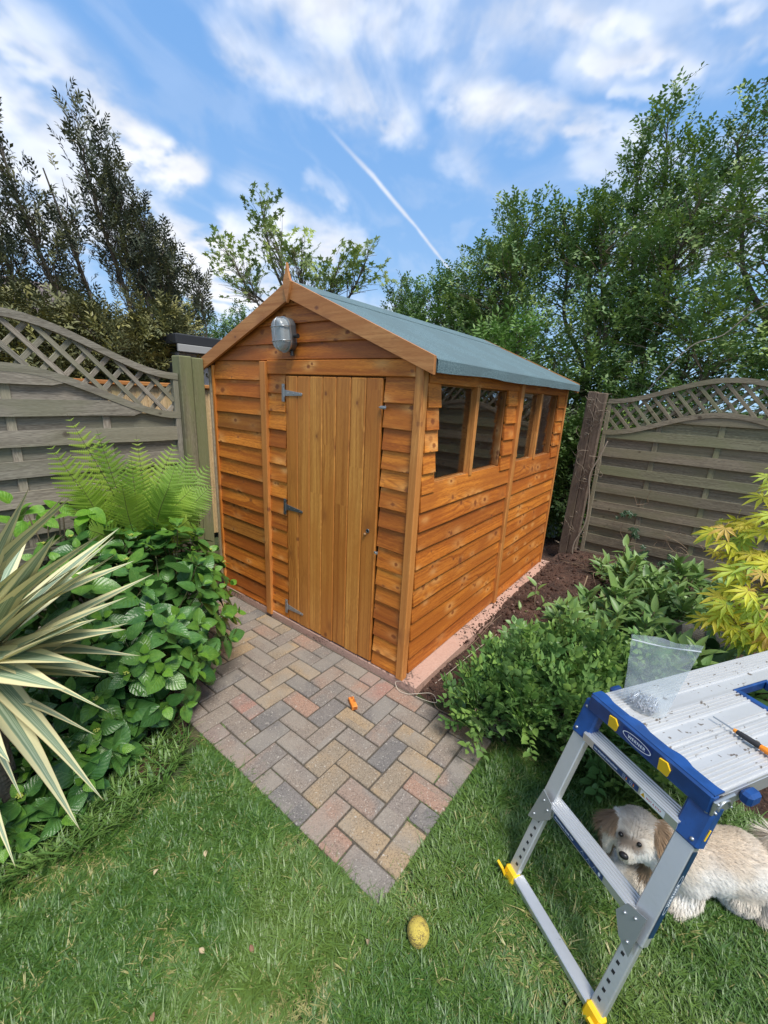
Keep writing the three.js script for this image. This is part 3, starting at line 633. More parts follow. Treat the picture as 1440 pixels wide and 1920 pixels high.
for (const z of [0.036, -2.487]) for (const s of [1, -1]) {
  const x1 = s > 0 ? 0.093 : -1.855, x0 = -0.885 + s * 0.0005, t = 0.014, d = 0.092;
  rp('bargeboard', prism([[x0, roofY(x0) + t], [x1, roofY(x1) + t], [x1, roofY(x1) + t - d + 0.012], [x0, roofY(x0) + t - d - 0.004]], z, z + 0.019), M.barge);
}
{
  const f = [[0, 0.095], [0.012, 0.045], [0.031, 0.0], [0.018, -0.055], [0, -0.105], [-0.018, -0.055], [-0.031, 0.0], [-0.012, 0.045]].map(([x, y]) => [x - 0.885, y + 2.195]);
  rp('finial', prism(f, 0.0555, 0.071), M.barge);
}

// oval bulkhead lamp under the gable
{
  const t = thing('bulkhead_lamp', 'oval caged bulkhead lamp mounted on the shed gable', 'lamp', [-0.905, 1.835, 0.022]);
  const prof = (rx, ry, n = 32) => { const a = []; for (let i = 0; i < n; i++) { const th = i / n * 2 * Math.PI, c = Math.cos(th), q = Math.sin(th); a.push([c * rx, q * rx + Math.sign(q) * (ry - rx)]); } return a; };   // capsule outline
  const H = 0.092, cy = H;
  part(t, 'housing', prism(prof(0.056, H), 0.0, 0.045).translate(0, cy, 0), M.zincDark);
  part(t, 'rim', prism(prof(0.061, H + 0.004), 0.040, 0.050).translate(0, cy, 0), M.zinc);
  const sh = new THREE.Shape(prof(0.034, H - 0.024).map(p => new THREE.Vector2(...p)));
  part(t, 'glass_dome', new THREE.ExtrudeGeometry(sh, { depth: 0.028, bevelEnabled: true, bevelSize: 0.018, bevelThickness: 0.022, bevelSegments: 6, steps: 1 }).translate(0, cy, 0.05), phys({ color: col(0.62, 0.66, 0.67), transmission: 0.6, roughness: 0.22, thickness: 0 }));
  part(t, 'reflector', prism(prof(0.050, H - 0.008), 0.050, 0.053).translate(0, cy, 0), std({ color: col(0.34, 0.36, 0.36), roughness: 0.35, metalness: 0.5 }));
  const arcH = (y, w) => tube(curve([[-w, y, 0.045], [-w * 0.93, y, 0.09], [-w * 0.5, y, 0.106], [w * 0.5, y, 0.106], [w * 0.93, y, 0.09], [w, y, 0.045]], 14), 0.0028, 5);
  for (const [y, w] of [[cy + 0.04, 0.058], [cy - 0.035, 0.058]]) part(t, 'cage_wire', arcH(y, w), M.zinc);
  part(t, 'cage_wire', tube(curve([[0, 0.0, 0.045], [0, 0.008, 0.09], [0, 0.04, 0.107], [0, cy * 2 - 0.04, 0.107], [0, cy * 2 - 0.008, 0.09], [0, cy * 2, 0.045]], 16), 0.0028, 5), M.zinc);
  part(t, 'cable_gland', new THREE.CylinderGeometry(0.010, 0.013, 0.03, 10).rotateZ(Math.PI / 2).translate(0.078, cy - 0.012, 0.022), M.black);
  part(t, 'cable_gland', new THREE.CylinderGeometry(0.009, 0.012, 0.026, 10).translate(0.03, -0.008, 0.022), M.black);
  t.rotation.z = 0.05; t.rotation.x = 0.06;
}
// ---------------------------------------------------------------- leaves
// a leaf: foot at the origin, blade along +z, face to +y
function leafGeo(len, wid, o = {}) {
  const n = o.n || 4, c = o.cross || 1, m = new MB(), cup = o.cup ?? 0.12, droop = o.droop ?? 0.15, stalk = o.stalk || 0;
  const prof = o.prof || (t => Math.pow(Math.sin(Math.PI * Math.pow(t, 0.75)), 0.9));
  const P = (t, s) => {
    const w = wid / 2 * prof(t) * (1 + (o.tooth && Math.abs(s) === 1 ? o.tooth * ((Math.round(t * n) % 2) - 0.5) : 0)), z = stalk + t * len;
    return [s * w, cup * Math.abs(s) * w * 2 - droop * len * t * t + (o.wave ? o.wave * len * Math.sin(t * 9) * Math.abs(s) : 0), z];
  };
  for (let i = 0; i < n; i++) {
    const a = i / n, b = (i + 1) / n;
    for (let k = -c; k < c; k++) {
      const s0 = k / c, s1 = (k + 1) / c;
      const q = [P(a, s0), P(b, s0), P(b, s1), P(a, s1)], u = [[s0 * 0.5 + 0.5, a], [s0 * 0.5 + 0.5, b], [s1 * 0.5 + 0.5, b], [s1 * 0.5 + 0.5, a]];
      if (i > 0 || prof(0) > 0.02) m.tri(q[0], q[1], q[2], u[0], u[1], u[2]).tri(q[0], q[2], q[3], u[0], u[2], u[3]); else m.tri(q[0], q[1], q[2], u[0], u[1], u[2]);
    }
  }
  if (stalk) m.tri([0.0012, 0, 0], [0, 0, stalk], [-0.0012, 0, 0], [0.5, 0], [0.5, 0], [0.5, 0]);
  return m.geo(true);
}
// a twig with leaves along it
function spray(len, n, leaf, seed, o = {}) {
  const r = rngOf(seed), gs = [], up = V(0, 1, 0);
  for (let i = 0; i < n; i++) {
    const t = (i + 0.6) / n, side = i % 2 ? 1 : -1, a = (o.ang || 0.9) * (0.7 + r() * 0.6) * (t > 0.93 ? 0.2 : 1);
    const d = V(Math.sin(a) * side, (r() - 0.4) * 0.8, Math.cos(a)), nrm = V((r() - 0.5) * 0.9, 1, (r() - 0.5) * 0.9);
    gs.push(leaf.clone().applyMatrix4(aim(V((r() - 0.5) * (o.spread || 0.02), (r() - 0.5) * (o.spread || 0.02) - 0.05 * len * t * t, t * len), d, nrm, 0.75 + r() * 0.5)));
  }
  if (!o.bare) { const k = tube([[0, 0, 0], [0, -0.02 * len, len * 0.6], [0, -0.05 * len, len]], [0.0025, 0.0018, 0.001], 3, false); gs.push(k); }
  return join(gs);
}
const leafMat = (c, o = {}) => phys({ color: col(...c), roughness: o.rough ?? 0.55, transmission: o.trans ?? 0.3, thickness: 0, side: THREE.DoubleSide, ior: 1.4, ...(o.maps || {}) });
const bark = std({
  map: tex(256, 256, (u, v) => { const a = fbm2(u * 4, v * 16, 4, 4, 16), b = noise2(u * 20, v * 90, 20, 90); return mix3([0.05, 0.04, 0.03], [0.20, 0.17, 0.13], a * 0.6 + b * 0.4); }, true, [1.2, 3]),
  roughness: 0.95, bumpMap: soilBump, bumpScale: 0.01,
});
const twigMat = std({ color: col(0.20, 0.15, 0.10), roughness: 0.9 });
const inBall = r => { for (;;) { const v = V(r() * 2 - 1, r() * 2 - 1, r() * 2 - 1); if (v.lengthSq() <= 1) return v; } };
const onBall = r => inBall(r).normalize();

// a tree or tall shrub: trunk, limbs to lobes, branches into each lobe, leafy twigs round the branch ends
// lobe: [cx, cy, cz, rx, ry, rz, branches, twigs per branch]
function tree(name, label, category, base, lobes, o) {
  const t = thing(name, label, category, base, 0, o.group), B = V(...base), r = rngOf(o.seed), big = [], fine = [], mats = [], cols = [];
  const forkY = o.fork ?? 0.5, fork = V((r() - 0.5) * 0.15, forkY, (r() - 0.5) * 0.15), R0 = o.radius ?? 0.09;
  big.push(tube(curve([V(0, -0.1, 0), V((r() - 0.5) * 0.06, forkY * 0.5, (r() - 0.5) * 0.06), fork], 6), [1.25, 1.1, 1.02, 0.97, 0.93, 0.9, 0.88].map(k => k * R0), 8));
  for (const L of lobes) {
    const C = V(L[0], L[1], L[2]).sub(B), rad = V(L[3], L[4], L[5]), dist = C.distanceTo(fork), lean = o.lean ? V(...o.lean) : V(0, 0, 0);
    const foot = o.column ? V(C.x, C.y - rad.y, C.z).sub(lean.clone().multiplyScalar(rad.y)) : C.clone().lerp(fork, 0.28);
    const tip = o.column ? V(C.x, C.y + rad.y * 0.6, C.z).add(lean.clone().multiplyScalar(rad.y * 0.6)) : C.clone().add(V((r() - 0.5) * rad.x * 0.4, rad.y * 0.6, (r() - 0.5) * rad.z * 0.4));
    const limb = curve([fork.clone(), fork.clone().lerp(foot, 0.5).add(V((r() - 0.5) * 0.12 * dist, 0.08 * dist, (r() - 0.5) * 0.12 * dist)), foot, foot.clone().lerp(tip, 0.5).add(V((r() - 0.5) * 0.08, 0, (r() - 0.5) * 0.08)), tip], 18);
    big.push(tube(limb, limb.map((_, i) => R0 * 0.55 * Math.pow(1 - i / 19, 0.9) + 0.004), 6));
    const nb = L[6];
    for (let b = 0; b < nb; b++) {
      let e = inBall(r); const el = Math.pow(e.length(), o.hollow ?? 0.6); e.normalize().multiplyScalar(el);
      let end = V(C.x + e.x * rad.x, C.y + e.y * rad.y, C.z + e.z * rad.z).add(lean.clone().multiplyScalar(e.y * rad.y));
      const nz = noise3(end.x * 1.7 + o.seed, end.y * 1.7, end.z * 1.7); if (nz < (o.gaps ?? 0.36)) continue;
      // leave the limb somewhat below the end
      let bi = 0, bd = 1e9; limb.forEach((q, i) => { if (i < 5) return; const d = q.distanceTo(end) + Math.abs(end.y - q.y - (o.reach ?? 0.35)) * 0.9; if (d < bd) { bd = d; bi = i; } });
      const st = limb[bi], mid = st.clone().lerp(end, 0.5).add(V((r() - 0.5) * 0.12, 0.05 + (r() - 0.5) * 0.1, (r() - 0.5) * 0.12));
      const ln = st.distanceTo(end), path = curve([st, mid, end], 5);
      fine.push(tube(path, [0, 1, 2, 3, 4, 5].map(i => lerp(0.004 + ln * 0.007, 0.0022, i / 5)), 3, false));
      const out = end.clone().sub(st).normalize(), nt = Math.round(L[7] * (0.6 + r() * 0.8));
      for (let k = 0; k < nt; k++) {
        const s = 0.35 + 0.65 * Math.sqrt(r()), at = path[Math.min(5, Math.floor(s * 5.99))].clone().add(inBall(r).multiplyScalar(o.clump ?? 0.1));
        const d = out.clone().multiplyScalar(0.6).add(onBall(r).multiplyScalar(o.wild ?? 0.8)).add(V(0, o.rise ?? 0.25, 0));
        mats.push(aim(at, d, V((r() - 0.5), 1, (r() - 0.5)), 0.75 + r() * 0.5));
        const v = (o.tones ? o.tones[Math.floor(r() * o.tones.length)] : [1, 1, 1]), g = 0.8 + r() * 0.4; cols.push([v[0] * g, v[1] * g, v[2] * g]);
      }
    }
  }
  part(t, 'trunk', join(big), o.bark || bark);
  if (fine.length) part(t, 'branches', join(fine), o.twig || twigMat);
  const crown = copies('crown', o.spray, o.leaf, mats, cols, t);
  return t;
}
// sprays of the different kinds
const sHaw = spray(0.2, 10, leafGeo(0.056, 0.033, { n: 2, cup: 0.15 }), 3, { ang: 0.95, spread: 0.045 });
const sEver = spray(0.17, 10, leafGeo(0.056, 0.020, { n: 2, cup: 0.2 }), 4, { ang: 0.75, spread: 0.02 });
const mapleLobes = (size) => {                                      // palmate leaf: five points
  const m = new MB(), a = [-2.0, -1.0, 0, 1.0, 2.0], L = [0.55, 0.9, 1, 0.9, 0.55], C = [0, 0, size * 0.28];
  for (let i = 0; i < 5; i++) {
    const d = [Math.sin(a[i]), Math.cos(a[i])], q = [d[1], -d[0]], l = L[i] * size * 0.72, w = 0.16 * size, tip = [C[0] + d[0] * l, -0.06 * size, C[2] + d[1] * l];
    const A = [C[0] + d[0] * l * 0.35 - q[0] * w, 0.03 * size, C[2] + d[1] * l * 0.35 - q[1] * w], B = [C[0] + d[0] * l * 0.35 + q[0] * w, 0.03 * size, C[2] + d[1] * l * 0.35 + q[1] * w];
    m.tri(C, A, tip, [0.5, 0.3], [0.3, 0.5], [0.5, 1]).tri(C, tip, B, [0.5, 0.3], [0.5, 1], [0.7, 0.5]);
  }
  m.tri([0.0015, 0, -size * 0.15], C, [-0.0015, 0, -size * 0.15], [0.5, 0], [0.5, 0.3], [0.5, 0]);
  return m.geo();
};
const sMaple = spray(0.22, 5, mapleLobes(0.095), 5, { ang: 1.0, spread: 0.05 });
const sAsh = spray(0.26, 11, leafGeo(0.075, 0.026, { n: 2 }), 6, { ang: 1.15, spread: 0.012 });

const haw = leafMat([0.175, 0.27, 0.066], { rough: 0.5, trans: 0.4 }), hawTones = [[1, 1, 1], [0.75, 0.85, 0.85], [1.35, 1.25, 0.85], [0.85, 0.95, 1.1]];
const opts = (seed, more) => ({ seed, spray: sHaw, leaf: haw, tones: hawTones, group: 'trees behind the right fence', fork: 1.0, radius: 0.08, clump: 0.14, ...more });
// trees and bushes behind the back fence
tree('hawthorn_tree', 'tallest green tree at the right edge with twiggy top', 'tree', [1.7, 0, -5.7], [[1.35, 3.3, -5.3, 1.3, 1.1, 1.0, 170, 5.2], [0.75, 4.25, -5.6, 0.8, 0.85, 0.8, 110, 5.2], [2.3, 4.2, -5.6, 1.2, 1.5, 1.1, 190, 5.2], [1.25, 5.0, -5.7, 0.7, 0.75, 0.6, 75, 5], [2.9, 3.0, -5.0, 1.2, 1.0, 0.9, 130, 5.2]], opts(41));
tree('hawthorn_tree', 'thin twiggy tree with sparse leafy top against bright clouds', 'tree', [0.1, 0, -5.9], [[-0.10, 4.75, -5.6, 0.42, 0.85, 0.4, 60, 3], [0.2, 4.2, -5.6, 0.6, 0.6, 0.5, 70, 6], [-0.45, 4.55, -5.6, 0.3, 0.55, 0.3, 28, 3]], opts(42, { gaps: 0.25, fork: 2.2, radius: 0.05 }));
tree('hawthorn_tree', 'broad green tree rising left of the twiggy treetop', 'tree', [-0.5, 0, -5.4], [[-0.45, 3.3, -5.2, 1.05, 0.95, 0.9, 160, 5.2], [-0.85, 4.1, -5.5, 0.62, 0.62, 0.6, 75, 5.2], [0.45, 3.2, -4.8, 0.95, 0.9, 0.8, 130, 5.2], [-1.2, 3.6, -5.3, 0.6, 0.7, 0.5, 70, 5.2]], opts(43));
tree('hawthorn_tree', 'mid height green tree above far end of shed roof', 'tree', [-1.9, 0, -5.2], [[-1.8, 3.1, -5.0, 0.95, 0.9, 0.8, 140, 5.2], [-1.8, 3.95, -5.3, 0.55, 0.6, 0.5, 65, 6], [-2.5, 3.3, -5.4, 0.7, 0.75, 0.6, 80, 8], [-1.3, 2.4, -4.6, 0.8, 0.8, 0.6, 100, 5.2]], opts(44));
tree('hawthorn_tree', 'rounded green tree under the end of the vapour trail', 'tree', [-3.4, 0, -5.5], [[-3.25, 3.0, -5.4, 0.75, 0.8, 0.7, 110, 5.2], [-2.7, 2.4, -5.0, 0.8, 0.8, 0.6, 100, 5.2], [-3.7, 2.6, -5.4, 0.7, 0.7, 0.6, 80, 8]], opts(45, { tones: [[0.85, 1.0, 0.9], [1, 1.1, 0.9], [0.7, 0.85, 0.8]] }));
tree('elder_tree', 'dark twiggy small tree between maple and round green tree', 'tree', [-4.5, 0, -5.6], [[-4.3, 3.0, -5.5, 0.6, 0.75, 0.5, 70, 4], [-4.9, 2.7, -5.7, 0.6, 0.6, 0.5, 60, 4]], opts(46, { tones: [[0.6, 0.62, 0.75], [0.75, 0.8, 0.7]] }));
const bush = (seed, more) => opts(seed, { fork: 0.3, radius: 0.04, group: 'bushes just behind the right fence', gaps: 0.3, ...more });
tree('bush', 'dense green bush right behind the far shed corner', 'bush', [-0.7, 0, -4.1], [[-0.6, 1.3, -4.1, 0.95, 1.2, 0.6, 190, 5.2], [-0.2, 2.2, -4.3, 0.8, 0.7, 0.6, 120, 5.2]], bush(51));
tree('bush', 'dense green bush behind the left half of the right lattice', 'bush', [0.9, 0, -4.0], [[0.9, 1.3, -4.0, 1.0, 1.2, 0.6, 190, 5.2], [0.7, 2.3, -4.3, 0.9, 0.7, 0.6, 130, 5.2]], bush(52));
tree('bush', 'dense green bush behind the right lattice near picture edge', 'bush', [2.5, 0, -4.1], [[2.4, 1.4, -4.1, 1.1, 1.3, 0.7, 190, 5.2], [2.0, 2.3, -4.3, 0.8, 0.7, 0.6, 110, 5.2]], bush(53));
tree('bush', 'green bush showing above the shed roof', 'bush', [-2.0, 0, -4.0], [[-1.95, 1.4, -4.0, 0.9, 1.2, 0.6, 150, 5.2]], bush(54));
tree('bush', 'dark low bush in the gap between shed and dark post', 'bush', [-0.1, 0, -3.55], [[-0.05, 0.75, -3.5, 0.55, 0.75, 0.35, 130, 8], [-0.8, 0.8, -3.5, 0.5, 0.75, 0.3, 80, 8]], bush(55, { tones: [[0.7, 0.8, 0.7], [0.9, 0.95, 0.8]] }));
tree('ash_sapling', 'bright light green sapling leaves above the shed eaves', 'sapling', [-1.05, 0, -3.5], [[-1.22, 2.28, -3.45, 0.2, 0.22, 0.15, 14, 3], [-0.88, 2.26, -3.42, 0.2, 0.28, 0.15, 18, 3], [-1.0, 2.0, -3.4, 0.25, 0.3, 0.15, 16, 3]], { seed: 56, spray: sAsh, leaf: leafMat([0.16, 0.30, 0.05], { trans: 0.45 }), fork: 1.3, radius: 0.02, gaps: 0.1, clump: 0.05, rise: 0.1 });
// the long bare branch reaching out over the right fence
solo('fallen_branch', tube(curve([[0.53, 1.80, -3.45], [0.687, 2.053, -3.4], [0.834, 2.229, -3.4], [1.028, 2.297, -3.4], [1.188, 2.475, -3.4], [1.288, 2.536, -3.4], [1.6, 2.62, -3.4]], 24), 0.006, 5), std({ color: col(0.26, 0.22, 0.17), roughness: 0.9 }), 'thin bare grey branch slanting above the right fence', 'branch');

// maple behind the shed: long thin limbs, few leaves
tree('maple_tree', 'sparse pale leaved maple branches rising behind the shed ridge', 'tree', [-4.9, 0, -3.6], [[-5.75, 4.45, -3.4, 0.26, 0.5, 0.25, 26, 1.0], [-5.3, 3.95, -3.4, 0.55, 0.4, 0.35, 46, 1.0], [-6.9, 4.0, -3.5, 0.55, 0.3, 0.35, 36, 1.0], [-6.3, 3.5, -3.4, 0.65, 0.38, 0.35, 46, 1.0], [-4.75, 3.75, -3.4, 0.35, 0.4, 0.35, 34, 1.0], [-4.0, 3.4, -3.5, 0.5, 0.36, 0.35, 46, 1.0], [-3.45, 3.35, -3.5, 0.35, 0.35, 0.3, 30, 1.0], [-4.9, 3.2, -3.5, 0.8, 0.3, 0.4, 50, 1.0]],
  { seed: 61, spray: sMaple, leaf: leafMat([0.24, 0.32, 0.08], { trans: 0.45 }), fork: 1.9, radius: 0.05, gaps: 0.15, clump: 0.08, tones: [[1, 1, 1], [1.3, 1.2, 0.9], [0.7, 0.75, 0.8]], reach: 0.5 });

// evergreen trees and bushes beyond the left fence
const oak = leafMat([0.105, 0.115, 0.065], { rough: 0.45, trans: 0 });
const ever = (seed, more) => ({ seed, spray: sEver, leaf: oak, tones: [[1, 1, 1], [0.7, 0.72, 0.8], [1.5, 1.35, 0.9], [0.9, 0.95, 1]], column: true, lean: [0, 0, 0.22], fork: 1.1, radius: 0.07, clump: 0.09, rise: 0.7, wild: 0.75, reach: 0.45, hollow: 0.75, gaps: 0.27, ...more });
tree('evergreen_oak', 'tall dark evergreen at the left edge with upswept branches', 'tree', [-5.0, 0, 0.0], [[-5.0, 3.42, 0.14, 0.36, 1.05, 0.26, 110, 2.3], [-5.1, 3.35, 0.45, 0.4, 1.1, 0.3, 95, 2.3], [-5.2, 3.3, 0.85, 0.4, 1.2, 0.3, 110, 2.5], [-5.0, 3.2, -0.22, 0.3, 0.9, 0.18, 66, 2.2], [-5.1, 2.6, 0.2, 0.5, 0.6, 0.5, 40, 2]], ever(62));
tree('evergreen_oak', 'dark evergreen with pointed crown left of the maple', 'tree', [-5.0, 0, -0.95], [[-5.0, 3.50, -0.60, 0.28, 1.0, 0.17, 90, 2.2], [-4.95, 3.40, -0.84, 0.34, 0.95, 0.22, 115, 2.4], [-5.0, 3.12, -1.12, 0.4, 0.68, 0.26, 130, 2.5], [-5.0, 2.95, -1.34, 0.3, 0.58, 0.18, 66, 2.2], [-5.0, 2.5, -1.0, 0.45, 0.45, 0.4, 34, 2]], ever(63));
tree('bare_sapling', 'thin half bare sapling between evergreen and maple', 'tree', [-5.0, 0, -1.7], [[-5.0, 2.75, -1.75, 0.18, 0.4, 0.15, 34, 3], [-5.0, 2.5, -1.5, 0.25, 0.3, 0.2, 24, 1]], ever(64, { radius: 0.025, gaps: 0.1 }));
const olive = leafMat([0.165, 0.165, 0.065], { rough: 0.45, trans: 0 });
const low = (seed, more) => ({ seed, spray: sEver, leaf: olive, tones: [[1, 1, 1], [0.65, 0.68, 0.7], [1.35, 1.25, 0.95]], fork: 0.5, radius: 0.06, gaps: 0.28, clump: 0.1, group: 'olive green bushes beyond the left fence', ...more });
tree('evergreen_bush', 'olive green evergreen bush above the left arched lattice', 'bush', [-3.9, 0, 0.75], [[-3.85, 1.75, 0.75, 0.5, 0.55, 0.6, 200, 8], [-4.0, 1.0, 0.75, 0.5, 0.8, 0.6, 70, 6]], low(65));
tree('evergreen_bush', 'olive green evergreen bush in the middle behind the left fence', 'bush', [-3.9, 0, -0.05], [[-3.8, 1.8, -0.05, 0.5, 0.58, 0.55, 210, 8], [-4.0, 1.1, 0, 0.5, 0.8, 0.5, 70, 6]], low(66));
tree('evergreen_bush', 'olive green evergreen bush beside the dark flat roof', 'bush', [-3.9, 0, -0.6], [[-3.75, 1.95, -0.62, 0.4, 0.42, 0.36, 130, 8], [-3.85, 2.35, -0.75, 0.25, 0.25, 0.2, 30, 6]], low(67));
const fresh = leafMat([0.11, 0.20, 0.045], { trans: 0.35 });
tree('distant_tree', 'bright green rounded tree low behind the evergreen trunks', 'tree', [-10.5, 0, -4.4], [[-10.5, 2.9, -4.3, 1.1, 1.0, 1.2, 150, 8], [-10.3, 2.4, -5.4, 1.0, 1.0, 1.0, 100, 8]], opts(68, { leaf: fresh, group: undefined, clump: 0.25 }));
tree('distant_tree', 'bright green tree just left of the shed gable', 'tree', [-9.6, 0, -5.4], [[-9.5, 2.7, -5.6, 0.9, 0.9, 1.0, 130, 8], [-9.3, 2.5, -6.6, 0.9, 0.9, 0.9, 110, 8]], opts(69, { leaf: fresh, group: undefined, clump: 0.25 }));
// ---------------------------------------------------------------- what shows beyond the left fence
{
  const t = thing('featheredge_fence', 'new pale featheredge fence seen through the left lattice', 'fence', [-3.1, 0, 0.3]);
  for (let k = 0; k < 22; k++) { const z = 0.95 - k * 0.1; part(t, 'board', cbox(0.02, 1.58, 0.108, 0.003, 1).rotateY(0.09).translate(0, 0.8, z - 0.3), M.featherNew); }
  part(t, 'capping_rail', box(-0.03, 0.05, 1.59, 1.625, -1.35, 0.75, 0.004, 2), woodMat(clean, [0.8, 0.85, 1.2]));
  const h = thing('neighbour_shed', 'pale outbuilding with black flat roof beside the shed gable', 'shed', [-4.1, 0, -1.55]);
  M.render = std({ color: col(0.46, 0.44, 0.41), roughness: 0.9, bumpMap: soilBump, bumpScale: 0.004 });
  part(h, 'wall', cbox(1.5, 1.94, 2.0, 0.01, 0).translate(0, 0.97, 0), M.render);
  part(h, 'roof', cbox(1.75, 0.10, 2.2, 0.01, 0).translate(0.05, 2.05, 0), std({ color: col(0.02, 0.021, 0.024), roughness: 0.7 }));
  part(h, 'fascia', cbox(0.03, 0.07, 2.2, 0.004, 0).translate(0.945, 1.965, 0), std({ color: col(0.34, 0.33, 0.31), roughness: 0.6 }));
  const b = thing('house', 'pinkish brick house glimpsed low behind the evergreen bushes', 'house', [-13, 0, 1.0]);
  const brick = std({ map: tex(512, 512, (u, v) => { const j = Math.floor(v * 32), f = (v * 32) % 1, x = (u * 12 + (j % 2) * 0.5), g = x % 1, n = hash2(Math.floor(x) % 12, j); return f < 0.14 || g < 0.06 ? [0.34, 0.30, 0.27] : mix3([0.30, 0.15, 0.115], [0.42, 0.24, 0.19], n); }, true, [0.37, 0.42]), roughness: 0.9 });
  part(b, 'wall', box(-3, 3, 0, 2.7, -3.5, 3.5, 0.01, 2), brick);
  const rf = part(b, 'roof', prism([[-3.3, 2.6], [3.3, 2.6], [0, 3.9]], -3.7, 3.7), std({ color: col(0.13, 0.10, 0.09), roughness: 0.9 }));
  part(rf, 'chimney', box(-0.3, 0.3, 3.5, 4.4, 1.0, 1.6, 0.01, 1), brick);
  for (const z of [-1.8, 1.4]) { const w = part(b, 'window', box(3.0, 3.04, 1.2, 2.3, z - 0.55, z + 0.55, 0.006, 1), std({ color: col(0.75, 0.75, 0.73), roughness: 0.5 })); part(w, 'pane', box(3.035, 3.046, 1.26, 2.24, z - 0.49, z + 0.49, 0.002, 1), std({ color: col(0.04, 0.05, 0.06), roughness: 0.08 })); }
}
// ---------------------------------------------------------------- hydrangea
const hydLeafTex = { map: tex(256, 256, (u, v) => {
  const s = Math.abs(u - 0.5) * 2, rib = smooth(0.035, 0.0, s), vein = smooth(0.12, 0.02, Math.abs(((v * 7 - s * 2.2) % 1 + 1) % 1 - 0.5) * 2 - 0.02 * 0) * smooth(0.95, 0.2, s), n = fbm2(u * 9, v * 9, 3);
  let c = mix3([0.045, 0.135, 0.028], [0.095, 0.215, 0.045], n); return mix3(c, [0.17, 0.32, 0.09], Math.max(rib * 0.6, vein * 0.16));
}), bumpMap: tex(256, 256, (u, v) => { const s = Math.abs(u - 0.5) * 2, vein = Math.abs(((v * 7 - s * 2.2) % 1 + 1) % 1 - 0.5) * 2, b = clamp(0.2 + 0.6 * vein * smooth(0, 0.1, s) + 0.2 * noise2(u * 40, v * 40)); return [b, b, b]; }, false), bumpScale: 0.0014 };
const hydMats = [[1, 1, 1], [0.6, 0.7, 0.7], [1.35, 1.2, 0.85], [1.75, 1.5, 0.8]].map(c => leafMat(c, { maps: hydLeafTex, rough: 0.3, trans: 0.2 }));
const ovate = t => Math.pow(Math.sin(Math.PI * Math.pow(t, 0.72)), 0.75) * (t > 0.85 ? 1 - (t - 0.85) * 1.5 : 1);
const hydLeaves = [0, 1, 2].map(i => leafGeo(0.108, 0.080, { n: 8, cross: 2, prof: ovate, cup: [0.10, 0.2, 0.02][i], droop: [0.25, 0.4, 0.12][i], tooth: 0.05, stalk: 0.016, wave: 0.01 }));
